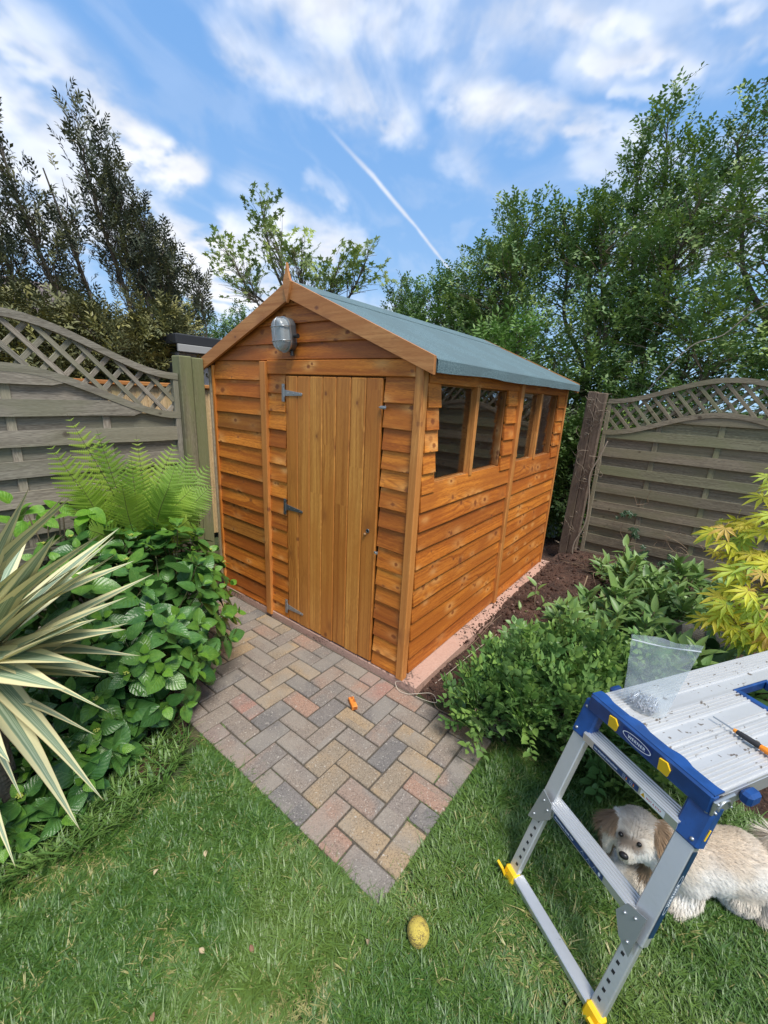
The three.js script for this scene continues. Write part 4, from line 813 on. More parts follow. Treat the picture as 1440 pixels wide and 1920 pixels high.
{
  const t = thing('hydrangea', 'bushy green hydrangea with broad leaves and small buds beside paving', 'shrub', [-1.0, 0, 0.95]);
  const r = rngOf(81), lobes = [[-1.07, 0.36, 0.84, 0.40, 0.37, 0.36], [-0.86, 0.27, 1.00, 0.30, 0.32, 0.26], [-1.28, 0.42, 0.64, 0.30, 0.38, 0.26], [-1.15, 0.42, 1.12, 0.36, 0.36, 0.34], [-0.92, 0.2, 1.22, 0.3, 0.22, 0.24], [-1.5, 0.5, 0.95, 0.25, 0.34, 0.35], [-0.74, 0.10, 1.36, 0.22, 0.16, 0.2], [-0.64, 0.06, 1.52, 0.2, 0.12, 0.2]];
  const cand = [];
  for (const L of lobes) for (let k = 0; k < 130; k++) {
    const d = onBall(r); if (d.y < -0.35) continue;
    const k2 = 0.86 + r() * 0.2, p = V(L[0] + d.x * L[3] * k2, L[1] + d.y * L[4] * k2, L[2] + d.z * L[5] * k2);
    if (p.y < 0.05 || (p.x > -0.52 && p.z < 0.9)) continue;
    let inside = false; for (const Q of lobes) if (Q !== L && ((p.x - Q[0]) / Q[3]) ** 2 + ((p.y - Q[1]) / Q[4]) ** 2 + ((p.z - Q[2]) / Q[5]) ** 2 < 0.72) inside = true;
    if (inside) continue;
    if (cand.some(c => c.p.distanceTo(p) < 0.084)) continue;
    cand.push({ p, d });
  }
  // whorls: two pairs of leaves and a bud or two small leaves at each shoot tip
  const eye = V(1.1, 1.6, 1.7); cand.sort((a, b) => b.d.dot(eye.clone().sub(b.p).normalize()) - a.d.dot(eye.clone().sub(a.p).normalize()));
  let singles = 0; const stuff = [[], [], [], []], stems = [], seat = V(-1.05, 0.02, 0.95);
  for (const c of cand) {
    const ax = c.d.clone().add(V(0, 0.55, 0)).normalize(), s0 = r() * 6.28, light = r();
    stems.push(tube(curve([seat.clone().add(V((r() - 0.5) * 0.5, 0, (r() - 0.5) * 0.35)), c.p.clone().sub(ax.clone().multiplyScalar(0.22)), c.p], 5), 0.0032, 4, false));
    const X = ax.clone().cross(V(0.3, 0.1, 1)).normalize(), Y = ax.clone().cross(X);
    for (let k = 0; k < 6; k++) {
      const tier = Math.floor(k / 2), a = s0 + (k % 2) * Math.PI + tier * 1.57 + (r() - 0.5) * 0.4, open = [1.25, 0.95, 0.6][tier];
      const side = X.clone().multiplyScalar(Math.cos(a)).addScaledVector(Y, Math.sin(a));
      const dir = ax.clone().multiplyScalar(Math.cos(open)).addScaledVector(side, Math.sin(open)).add(V(0, -0.12, 0));
      const up = ax.clone().multiplyScalar(Math.sin(open)).addScaledVector(side, -Math.cos(open));
      const sc = [1.05, 0.85, 0.45][tier] * (0.75 + r() * 0.5), at = c.p.clone().addScaledVector(ax, (tier - 1) * 0.03), mm = aim(at, dir, up, sc), gi = Math.floor(r() * 3), mi = tier === 2 ? 3 : light > 0.75 ? 2 : light < 0.25 ? 1 : 0;
      if (singles < 300 && tier < 2) { const m = part(t, 'leaf', hydLeaves[gi], hydMats[mi]); m.applyMatrix4(new THREE.Matrix4().makeTranslation(1.0, 0, -0.95).multiply(mm)); singles++; }
      else stuff[mi].push(new THREE.Matrix4().makeTranslation(1.0, 0, -0.95).multiply(mm));
    }
    if (r() < 0.22) {
      const bl = []; for (let q = 0; q < 16; q++) { const e = inBall(r).multiplyScalar(0.013); bl.push(new THREE.IcosahedronGeometry(0.0034, 0).translate(e.x, Math.abs(e.y) * 0.6, e.z)); }
      const m = part(t, 'flower_bud', join(bl), std({ color: col(0.36, 0.40, 0.07), roughness: 0.7 })); m.position.copy(c.p).addScaledVector(ax, 0.045).sub(V(-1.0, 0, 0.95));
    }
  }
  stuff.forEach((s, i) => s.length && copies('small_leaves', hydLeaves[0], hydMats[i], s, null, t));
  // inner leaves in the depth of the bush
  const inner = []; for (let k = 0; k < 900; k++) { const L = lobes[k % lobes.length], e = inBall(r).multiplyScalar(0.85), p = V(L[0] + e.x * L[3], Math.max(0.03, L[1] + e.y * L[4]), L[2] + e.z * L[5]); inner.push(new THREE.Matrix4().makeTranslation(1.0, 0, -0.95).multiply(aim(p, onBall(r).add(e.clone().multiplyScalar(1.5)), onBall(r).add(V(0, 1.6, 0)), 0.7 + r() * 0.4))); }
  copies('inner_leaves', hydLeaves[1], hydMats[0], inner, null, t);
  part(t, 'stems', join(stems), std({ color: col(0.12, 0.12, 0.05), roughness: 0.8 }), 1.0, 0, -0.95);
}
// lighter young leaves at the back, against the fence
{
  const t = thing('young_shrub', 'small light green leafy shoot against the grey fence', 'plant', [-1.6, 0, 1.1]), r = rngOf(83), m = leafMat([2.3, 2.0, 0.8], { maps: hydLeafTex, rough: 0.4, trans: 0.4 });
  for (let k = 0; k < 22; k++) { const p = V(-1.6 + (r() - 0.5) * 0.24, 0.86 + r() * 0.12, 1.1 + (r() - 0.5) * 0.34); part(t, 'leaf', hydLeaves[k % 3], m).applyMatrix4(new THREE.Matrix4().makeTranslation(1.6, 0, -1.1).multiply(aim(p, onBall(r).add(V(0.6, -0.1, 0)), V(0.2, 1, 0.2), 0.7 + r() * 0.4))); }
  part(t, 'stems', join([0, 1, 2, 3].map(() => tube(curve([[0, 0, 0], [(r() - 0.5) * 0.1, 0.5, (r() - 0.5) * 0.2], [(r() - 0.5) * 0.2, 0.92, (r() - 0.5) * 0.3]], 6), 0.004, 4))), twigMat);
}
// ---------------------------------------------------------------- variegated yucca: every sword leaf a part
{
  const t = thing('yucca', 'large variegated yucca with green and cream striped sword leaves', 'plant', [-0.68, 0, 1.62]);
  const stripes = seed => tex(128, 512, (u, v) => {
    const s = Math.abs(u - 0.5) * 2, q = noise2(u * 46 + seed * 7, v * 1.2 + seed), q2 = noise2(u * 16 + seed * 3, v * 0.9), e = lerp(0.34, 0.52, noise2(v * 2 + seed, 3));
    let c = mix3([0.19, 0.27, 0.165], [0.39, 0.47, 0.32], smooth(0.3, 0.8, q));
    c = mix3(c, [0.72, 0.67, 0.38], smooth(e - 0.06, e + 0.05, s + (q2 - 0.5) * 0.3));
    if (s > 0.93) c = mix3(c, [0.40, 0.33, 0.17], 0.8);
    if (q > 0.86 && s < 0.6) c = mix3(c, [0.5, 0.52, 0.33], 0.8);
    return mix3(c, [0.33, 0.22, 0.12], smooth(0.975, 1, v));
  });
  const mats = [1, 2, 3].map(s => phys({ map: stripes(s), roughness: 0.5, transmission: 0.12, thickness: 0, side: THREE.DoubleSide }));
  const r = rngOf(85), C = V(-0.82, 0.55, 1.68);
  const sword = (tip, wid, sag, bend) => {
    const T = V(...tip), base = C.clone().add(V((r() - 0.5) * 0.05, (r() - 0.5) * 0.2, (r() - 0.5) * 0.05)), d = T.clone().sub(base), len = d.length();
    const start = base.clone().addScaledVector(d, 0.06), mid = base.clone().lerp(T, 0.55).add(V(0, sag * len, 0)), pts = bend ? curve([start, base.clone().lerp(T, 0.3).add(V(0, bend, 0)), base.clone().lerp(T, 0.62).add(V(0, bend * 0.75, 0)), T], 16) : curve([start, mid, T], 16);
    const m = new MB(), rows = [], roll = (r() - 0.5) * 0.5;
    pts.forEach((p, i) => {
      const tt = i / 16, D = pts[Math.min(16, i + 1)].clone().sub(pts[Math.max(0, i - 1)]).normalize(), S = D.clone().cross(V(0, 1, 0)).normalize(), N = S.clone().cross(D).normalize();
      const ang = roll * (0.4 + tt), S2 = S.clone().multiplyScalar(Math.cos(ang)).addScaledVector(N, Math.sin(ang)), N2 = S2.clone().cross(D);
      const w = wid * 0.5 * (0.62 + 0.55 * Math.sin(Math.PI * Math.min(1, tt * 0.9 + 0.12))) * Math.pow(1 - Math.pow(tt, 3.2), 0.95), fold = 0.18 * (1 - tt * 0.55);
      rows.push([-1, -0.5, 0, 0.5, 1].map(s => p.clone().addScaledVector(S2, s * w).addScaledVector(N2, (Math.abs(s)) * w * fold).toArray()));
    });
    for (let i = 0; i < 16; i++) for (let k = 0; k < 4; k++) { const a = i / 16, b = (i + 1) / 16; m.quad(rows[i][k], rows[i + 1][k], rows[i + 1][k + 1], rows[i][k + 1], [k / 4, a], [k / 4, b], [(k + 1) / 4, b], [(k + 1) / 4, a]); }
    part(t, 'leaf', m.geo(true), mats[Math.floor(r() * 3)], 0.68, 0, -1.62);
  };
  const tips = [[-0.42, 1.312, 1.42], [-0.5, 1.262, 1.312], [-0.42, 1.27, 1.32], [-0.42, 1.16, 1.375], [-0.5, 1.129, 1.337], [-0.4, 1.136, 1.262], [-0.5, 1.084, 1.19], [-0.36, 1.07, 1.236], [-0.45, 0.993, 1.15], [-0.4, 0.943, 1.11], [-0.32, 0.924, 1.234], [-0.36, 0.655, 1.203], [-0.3, 0.672, 1.312], [-0.3, 0.762, 1.40], [-0.45, 1.10, 1.30], [-0.3, 1.10, 1.38], [-0.52, 0.88, 1.10], [-0.25, 0.92, 1.37], [-0.33, 0.80, 1.25], [-0.28, 0.70, 1.45], [-0.42, 0.60, 1.32],
    [-1.1, 1.0, 1.3], [-1.2, 0.9, 1.6], [-0.56, 1.02, 1.2], [-0.36, 0.86, 1.32], [-0.44, 0.76, 1.2], [-1.1, 1.15, 1.9], [-0.4, 1.2, 2.0], [-0.1, 0.95, 1.95], [-0.6, 1.0, 2.2], [-0.25, 0.7, 2.1], [-1.1, 0.6, 2.0], [-1.25, 0.75, 1.35], [-1.0, 0.8, 1.12], [-0.55, 1.15, 1.45], [-0.13, 0.66, 1.62], [-0.7, 1.05, 1.1]];
  for (const p of tips) sword(p, 0.09 + r() * 0.026, 0.02 + r() * 0.05, 0);
  for (const [p, w, b] of [[[-0.30, 0.19, 1.40], 0.078, 0.20], [[-0.32, 0.11, 1.475], 0.085, 0.28], [[-0.36, 0.09, 1.645], 0.056, 0.2], [[-0.36, 0.42, 1.375], 0.045, 0.12], [[-0.28, 0.40, 1.6], 0.05, 0.16], [[-0.75, 0.2, 2.1], 0.05, 0.2], [[-0.24, 0.58, 1.36], 0.045, 0.13]]) sword(p, w, 0, b);
  part(t, 'trunk', tube([[0, -0.05, 0], [0.01, 0.3, 0], [0, 0.66, 0]], [0.07, 0.06, 0.05], 10), bark);
}
// ---------------------------------------------------------------- fern: every frond a part
{
  const t = thing('fern', 'bright green lacy fern in front of the grey fence', 'fern', [-1.62, 0, 0.66]), r = rngOf(88);
  const fm = [leafMat([0.30, 0.46, 0.045], { rough: 0.6, trans: 0.45 }), leafMat([0.23, 0.39, 0.045], { rough: 0.6, trans: 0.45 }), leafMat([0.36, 0.50, 0.06], { rough: 0.6, trans: 0.45 })];
  const frond = (tip, bow, wid, turn = 0) => {
    const B = V((r() - 0.5) * 0.08, 0.35, (r() - 0.5) * 0.1), T = V(...tip).sub(V(-1.62, 0, 0.66)), mid = B.clone().lerp(T, 0.5).add(V(...bow)), pts = curve([B, mid, T], 60), m = new MB(), gs = [];
    for (let i = 14; i < 60; i += 2) {
      const s = (i - 14) / 46, D = pts[i + 1 > 60 ? 60 : i + 1].clone().sub(pts[i - 1]).normalize(), S = D.clone().cross(V(0.8, 0.65, 0.45)).normalize(), N = S.clone().cross(D);
      const L = wid * Math.pow(Math.sin(Math.PI * Math.min(1, 0.10 + s * 0.9)), 0.8) * (1 - s * 0.25);
      for (const sd of [-1, 1]) {
        const pd = S.clone().multiplyScalar(sd * 0.9).addScaledVector(D, 0.42).addScaledVector(N, -0.12 + (r() - 0.5) * 0.3).normalize(), pn = N, q = pd.clone().cross(pn).normalize(), n = Math.max(4, Math.round(L / 0.0095));
        for (let k = 0; k < n; k++) {
          const u = (k + 0.5) / n, at = pts[i].clone().addScaledVector(pd, L * u).addScaledVector(pn, -L * 0.14 * u * u), l = 0.0215 * (1 - u * 0.8) * Math.min(1, L / 0.09), w = 0.0066;
          for (const e of [-1, 1]) {
            const d2 = q.clone().multiplyScalar(e).addScaledVector(pd, 0.35).normalize();
            const a = at.clone().addScaledVector(pd, -w), b = at.clone().addScaledVector(pd, w), c = at.clone().addScaledVector(d2, l).addScaledVector(pn, -0.002);
            m.tri(a.toArray(), b.toArray(), c.toArray(), [0, 0], [1, 0], [0.5, 1]);
          }
        }
        m.tri(pts[i].clone().addScaledVector(D, 0.0012).toArray(), pts[i].clone().addScaledVector(D, -0.0012).toArray(), pts[i].clone().addScaledVector(pd, L).addScaledVector(pn, -L * 0.14).toArray(), [0, 0], [1, 0], [0, 1]);
      }
    }
    const f = part(t, 'frond', m.geo(), fm[Math.floor(r() * 3)]);
    part(f, 'stalk', tube(pts, pts.map((_, i) => 0.0035 - 0.0028 * i / 60), 4, false), std({ color: col(0.10, 0.085, 0.035), roughness: 0.7 }));
  };
  const b = [0.05, 0.06, 0];
  frond([-1.62, 1.44, 0.965], [0.04, 0.02, -0.03], 0.15); frond([-1.52, 1.30, 1.09], [0.05, 0.06, 0.02], 0.14); frond([-1.62, 1.26, 0.40], [0.02, 0.05, 0.08], 0.15); frond([-1.46, 1.12, 0.26], [0.03, 0.10, 0.06], 0.15);
  frond([-1.44, 0.66, 0.37], [0.06, 0.30, -0.05], 0.10); frond([-1.38, 1.0, 0.30], [0.05, 0.12, 0.0], 0.13); frond([-1.28, 1.06, 0.62], [0.03, 0.12, 0.02], 0.15); frond([-1.30, 1.10, 0.86], [0.04, 0.1, 0.05], 0.14); frond([-1.45, 1.22, 0.74], [0.03, 0.05, 0.0], 0.14); frond([-1.36, 0.86, 1.02], [0.05, 0.16, 0.06], 0.12); frond([-1.30, 0.82, 0.52], [0.06, 0.14, -0.02], 0.12); frond([-1.7, 1.3, 0.6], [0.02, 0.03, 0], 0.13); frond([-1.55, 1.36, 0.86], [0.03, 0.05, 0.02], 0.15); frond([-1.5, 1.2, 0.36], [0.03, 0.09, 0.03], 0.15); frond([-1.34, 1.02, 0.44], [0.04, 0.14, 0.02], 0.14); frond([-1.48, 1.1, 1.0], [0.04, 0.1, 0.05], 0.14); frond([-1.26, 0.9, 0.74], [0.05, 0.15, 0.0], 0.13); frond([-1.42, 1.16, 0.5], [0.04, 0.09, 0.03], 0.14);
}
// ---------------------------------------------------------------- iron side table behind the hydrangea
{
  const iron = std({ color: col(0.055, 0.032, 0.022), metalness: 0.35, roughness: 0.7, bumpMap: soilBump, bumpScale: 0.002 });
  const t = thing('iron_side_table', 'round rusty iron lattice side table between fern and post', 'table', [-1.63, 0, 0.40]);
  const h = 0.76, R = 0.115;
  part(t, 'rim', new THREE.TorusGeometry(R, 0.006, 6, 40).rotateX(Math.PI / 2).translate(0, h, 0), iron);
  part(t, 'rim', new THREE.TorusGeometry(R - 0.004, 0.004, 6, 40).rotateX(Math.PI / 2).translate(0, h - 0.03, 0), iron);
  for (const s of [0, 1]) for (let k = -5; k <= 5; k++) { const o = k * 0.02, l = Math.sqrt(R * R - o * o), g = bar([-l, h + s * 0.004, o], [l, h + s * 0.004, o], 0.007, 0.003, V(0, 1, 0), 0.001); if (s) g.rotateY(Math.PI / 2); part(t, 'top_slat', g.rotateY(0.6), iron); }
  for (let k = 0; k < 3; k++) {
    const a = k * 2.094 + 0.6, c = Math.cos(a), s = Math.sin(a), L = part(t, 'leg', tube(curve([[c * R, h - 0.01, s * R], [c * (R - 0.02), h - 0.25, s * (R - 0.02)], [c * (R - 0.01), 0.3, s * (R - 0.01)], [c * (R + 0.03), -0.02, s * (R + 0.03)]], 14), 0.006, 6), iron);
    const sc = []; for (const d of [-1, 1]) { const pts = []; for (let q = 0; q <= 26; q++) { const th = q * 0.3, rr = 0.034 * (1 - q / 34), b = a + d * (0.32 + rr * 6 * Math.cos(th) * 0.5); pts.push([Math.cos(b) * R, h - 0.07 + rr * Math.sin(th), Math.sin(b) * R]); } sc.push(tube(pts, 0.003, 4)); }
    part(L, 'scroll', join(sc), iron);
  }
}
// ---------------------------------------------------------------- right bed
const laurelLeaf = leafGeo(0.125, 0.042, { n: 6, cross: 1, cup: 0.22, droop: 0.18 });
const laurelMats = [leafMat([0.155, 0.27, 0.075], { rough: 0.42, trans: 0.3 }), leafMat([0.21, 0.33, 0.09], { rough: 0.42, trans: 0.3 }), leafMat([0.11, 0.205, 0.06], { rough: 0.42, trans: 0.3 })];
function rosetteShrub(name, label, base, spots, n, seed, o = {}) {       // shoots that each end in a rosette of long leaves
  const t = thing(name, label, 'shrub', base, 0, o.group), r = rngOf(seed), B = V(...base), stems = [], rest = []; let singles = 0;
  for (const [x, y, z, s] of spots) {
    const P = V(x, y, z).sub(B), ax = V((r() - 0.5) * 0.7, 1, (r() - 0.3) * 0.7).normalize(), X = ax.clone().cross(V(1, 0.2, 0.3)).normalize(), Y = ax.clone().cross(X), s0 = r() * 6;
    stems.push(tube(curve([V((r() - 0.5) * 0.1, 0, (r() - 0.5) * 0.1), P.clone().multiplyScalar(0.5).add(V((r() - 0.5) * 0.08, -0.03, (r() - 0.5) * 0.08)), P], 6), 0.004, 4, false));
    for (let k = 0; k < n; k++) {
      const a = s0 + k * 2.4, open = lerp(1.45, 0.35, k / n) + (r() - 0.5) * 0.25, side = X.clone().multiplyScalar(Math.cos(a)).addScaledVector(Y, Math.sin(a));
      const dir = ax.clone().multiplyScalar(Math.cos(open)).addScaledVector(side, Math.sin(open)), up = ax.clone().multiplyScalar(Math.sin(open)).addScaledVector(side, -Math.cos(open));
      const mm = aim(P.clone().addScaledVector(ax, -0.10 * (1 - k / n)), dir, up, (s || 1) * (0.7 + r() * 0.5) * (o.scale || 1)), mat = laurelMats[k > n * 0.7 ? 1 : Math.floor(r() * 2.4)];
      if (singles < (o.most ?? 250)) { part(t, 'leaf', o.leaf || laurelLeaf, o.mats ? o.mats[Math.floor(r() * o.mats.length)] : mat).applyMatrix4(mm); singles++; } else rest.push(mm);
    }
  }
  part(t, 'stems', join(stems), twigMat);
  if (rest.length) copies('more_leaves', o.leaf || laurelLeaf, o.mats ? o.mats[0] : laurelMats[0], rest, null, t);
  return t;
}
{
  const r = rngOf(91), scatter = (n, c, rx, ry, rz) => Array.from({ length: n }, () => { const e = inBall(r); return [c[0] + e.x * rx, c[1] + Math.abs(e.y) * ry, c[2] + e.z * rz, 0.8 + r() * 0.4]; });
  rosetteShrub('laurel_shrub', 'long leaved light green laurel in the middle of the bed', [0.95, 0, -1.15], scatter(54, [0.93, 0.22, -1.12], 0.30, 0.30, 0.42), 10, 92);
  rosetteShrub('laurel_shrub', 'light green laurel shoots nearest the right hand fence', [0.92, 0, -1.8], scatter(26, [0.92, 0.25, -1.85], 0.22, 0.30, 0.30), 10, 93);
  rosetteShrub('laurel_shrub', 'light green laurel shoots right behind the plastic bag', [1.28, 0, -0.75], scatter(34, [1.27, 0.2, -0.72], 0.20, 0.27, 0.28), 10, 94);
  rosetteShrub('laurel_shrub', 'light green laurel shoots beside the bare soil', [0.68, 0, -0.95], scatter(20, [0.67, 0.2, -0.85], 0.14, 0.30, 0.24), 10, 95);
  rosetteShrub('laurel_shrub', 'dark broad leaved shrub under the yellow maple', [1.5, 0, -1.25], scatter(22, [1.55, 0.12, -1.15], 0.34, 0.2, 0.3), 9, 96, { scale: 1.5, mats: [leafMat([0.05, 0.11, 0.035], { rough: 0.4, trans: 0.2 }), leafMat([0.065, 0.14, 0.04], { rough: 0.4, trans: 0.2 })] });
  // small leaved shrubs next to the paving
  const sPriv = spray(0.15, 12, leafGeo(0.038, 0.025, { n: 3, cup: 0.15 }), 8, { ang: 0.95, spread: 0.016 });
  const priv = leafMat([0.165, 0.29, 0.08], { rough: 0.42, trans: 0.3 });
  const pr = (seed, more) => ({ seed, spray: sPriv, leaf: priv, tones: [[1, 1, 1], [0.75, 0.85, 0.8], [1.35, 1.25, 1.0]], fork: 0.06, radius: 0.012, gaps: 0.36, clump: 0.045, reach: 0.16, rise: 0.5, group: 'small leaved shrubs beside the paving', hollow: 0.5, ...more });
  tree('privet_shrub', 'small leaved green shrub overhanging the corner of the paving', 'shrub', [0.62, 0, -0.02], [[0.50, 0.11, 0.0, 0.08, 0.10, 0.08, 26, 3.2], [0.54, 0.17, -0.15, 0.09, 0.12, 0.09, 26, 3.2], [0.55, 0.13, 0.01, 0.12, 0.13, 0.10, 44, 3.2], [0.66, 0.20, -0.06, 0.13, 0.15, 0.12, 54, 3.2], [0.60, 0.27, -0.20, 0.10, 0.12, 0.10, 34, 3.2]], pr(101, { gaps: 0.08 }));
  tree('privet_shrub', 'taller small leaved shrub between bare soil and work platform', 'shrub', [0.78, 0, -0.28], [[0.76, 0.33, -0.34, 0.13, 0.17, 0.13, 56, 3.2], [0.84, 0.21, -0.12, 0.14, 0.15, 0.12, 56, 3.2], [0.70, 0.24, -0.42, 0.12, 0.14, 0.12, 40, 3.2], [0.86, 0.30, -0.52, 0.12, 0.15, 0.12, 44, 3.2]], pr(102));
  tree('privet_shrub', 'small leaved shrub hidden behind the bag of nails', 'shrub', [1.02, 0, -0.38], [[0.99, 0.22, -0.32, 0.14, 0.16, 0.14, 56, 3.2], [1.1, 0.14, -0.18, 0.14, 0.11, 0.12, 40, 3.2], [1.12, 0.24, -0.46, 0.14, 0.15, 0.12, 44, 3.2]], pr(103));
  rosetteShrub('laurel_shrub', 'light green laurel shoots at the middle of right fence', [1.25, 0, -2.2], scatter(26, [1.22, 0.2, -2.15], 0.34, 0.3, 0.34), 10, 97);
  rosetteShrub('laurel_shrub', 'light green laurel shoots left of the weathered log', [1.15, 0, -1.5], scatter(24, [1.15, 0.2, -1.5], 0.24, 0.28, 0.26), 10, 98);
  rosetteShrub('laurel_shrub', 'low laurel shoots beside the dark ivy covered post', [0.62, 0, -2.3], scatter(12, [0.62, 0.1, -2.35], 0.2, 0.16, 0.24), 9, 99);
  // low herbs at the edge of the bed
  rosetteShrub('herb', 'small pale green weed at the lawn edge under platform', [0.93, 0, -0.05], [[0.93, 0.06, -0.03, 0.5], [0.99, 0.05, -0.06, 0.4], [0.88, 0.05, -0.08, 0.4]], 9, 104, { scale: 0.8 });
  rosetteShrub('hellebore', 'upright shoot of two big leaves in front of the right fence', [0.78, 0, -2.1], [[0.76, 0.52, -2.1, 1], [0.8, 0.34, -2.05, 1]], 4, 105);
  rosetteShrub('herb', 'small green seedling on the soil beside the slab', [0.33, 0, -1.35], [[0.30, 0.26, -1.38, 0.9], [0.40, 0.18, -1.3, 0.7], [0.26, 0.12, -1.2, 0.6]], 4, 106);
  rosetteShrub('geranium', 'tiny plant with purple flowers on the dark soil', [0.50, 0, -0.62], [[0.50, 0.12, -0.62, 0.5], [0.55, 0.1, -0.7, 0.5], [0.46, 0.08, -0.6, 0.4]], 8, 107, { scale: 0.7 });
  const gm = std({ color: col(0.48, 0.16, 0.55), roughness: 0.6 });
  const gg = scene.getObjectByName('geranium');
  for (const [x, y, z] of [[0.46, 0.20, -0.66], [0.30, 0.16, -0.55]]) { const ps = []; for (let k = 0; k < 5; k++) ps.push(leafGeo(0.011, 0.010, { n: 2 }).applyMatrix4(aim(V(0, 0, 0), V(Math.cos(k * 1.257), 0.35, Math.sin(k * 1.257)), V(0, 1, 0)))); part(gg, 'flower', join(ps), gm, x - 0.5, y, z + 0.62); }
}
// yellow Japanese maple at the right edge
{
  const star = (size) => {
    const m = new MB(), A = [-1.95, -1.25, -0.6, 0, 0.6, 1.25, 1.95], L = [0.42, 0.72, 0.93, 1, 0.93, 0.72, 0.42], C = [0, 0, 0];
    A.forEach((a, i) => {
      const d = [Math.sin(a), Math.cos(a)], q = [d[1], -d[0]], l = L[i] * size, w = 0.105 * size * (0.7 + 0.3 * L[i]), at = (k, s, y) => [d[0] * l * k + q[0] * w * s, y * size, d[1] * l * k + q[1] * w * s];
      const p = [C, at(0.48, -1, 0.02), at(0.72, -0.6, -0.03), at(1, 0, -0.14), at(0.72, 0.6, -0.03), at(0.48, 1, 0.02)];
      const mid = at(0.5, 0, -0.015);
      for (let k = 0; k < 5; k++) m.tri(mid, p[k], p[k + 1], [0.5, 0.5], [0.4, k / 5], [0.4, (k + 1) / 5]); m.tri(mid, p[5], p[0], [0.5, 0.5], [0.4, 1], [0.4, 0]);
    });
    m.tri([0.001, 0, -size * 0.5], C, [-0.001, 0, -size * 0.5], [0, 0], [0, 0], [0, 0]);
    return m.geo();
  };
  const t = thing('japanese_maple', 'golden yellow Japanese maple at the right edge by the fence', 'tree', [1.75, 0, -1.35]), r = rngOf(111), S = [star(0.09), star(0.075), star(0.105)];
  const ms = [leafMat([0.62, 0.60, 0.035], { rough: 0.6, trans: 0.4 }), leafMat([0.46, 0.55, 0.045], { rough: 0.6, trans: 0.4 }), leafMat([0.66, 0.56, 0.05], { rough: 0.6, trans: 0.4 }), leafMat([0.34, 0.48, 0.05], { rough: 0.6, trans: 0.4 }), leafMat([0.62, 0.42, 0.08], { rough: 0.6, trans: 0.4 })];
  const lobes = [[1.57, 0.74, -1.05, 0.29, 0.22, 0.26, 96], [1.60, 1.0, -1.15, 0.25, 0.2, 0.24, 66], [1.32, 0.98, -1.15, 0.11, 0.14, 0.14, 18], [1.45, 0.55, -0.98, 0.16, 0.10, 0.16, 30], [1.52, 1.30, -1.2, 0.14, 0.16, 0.16, 30], [1.95, 0.95, -1.2, 0.35, 0.4, 0.3, 60]];
  const wood = [tube(curve([[0, -0.03, 0], [-0.03, 0.3, 0.05], [-0.08, 0.55, 0.12]], 8), [0.022, 0.021, 0.02, 0.019, 0.018, 0.017, 0.016, 0.015, 0.014], 6)];
  for (const L of lobes) {
    const C = V(L[0] - 1.75, L[1], L[2] + 1.35); wood.push(tube(curve([V(-0.08, 0.52, 0.12), V(-0.06, 0.56, 0.14).lerp(C, 0.5).add(V(0, 0.03, 0)), C], 8), [0.011, 0.010, 0.009, 0.008, 0.007, 0.006, 0.005, 0.004, 0.003], 5));
    for (let k = 0; k < L[6]; k++) {
      const e = onBall(r).multiplyScalar(0.55 + 0.45 * r()), p = V(C.x + e.x * L[3], C.y + e.y * L[4], C.z + e.z * L[5]);
      const q = r(), mi = q < 0.36 ? 0 : q < 0.62 ? 1 : q < 0.82 ? 2 : q < 0.96 ? 3 : 4;
      part(t, 'leaf', S[Math.floor(r() * 3)], ms[mi]).applyMatrix4(aim(p, V(e.x + (r() - 0.5) * 0.8 - 0.3, -0.45 - r() * 0.3, e.z + (r() - 0.5) * 0.8 + 0.4), V((r() - 0.5) * 0.6 - 0.1, 0.9, 0.55 + (r() - 0.5) * 0.5), 0.75 + r() * 0.45));
      if (k % 4 === 0) wood.push(tube([C.clone().lerp(p, 0.1), C.clone().lerp(p, 0.6).add(V(0, 0.02, 0)), p], [0.003, 0.002, 0.001], 3, false));
    }
  }
  part(t, 'trunk', join(wood), std({ color: col(0.14, 0.10, 0.07), roughness: 0.85 }));
}
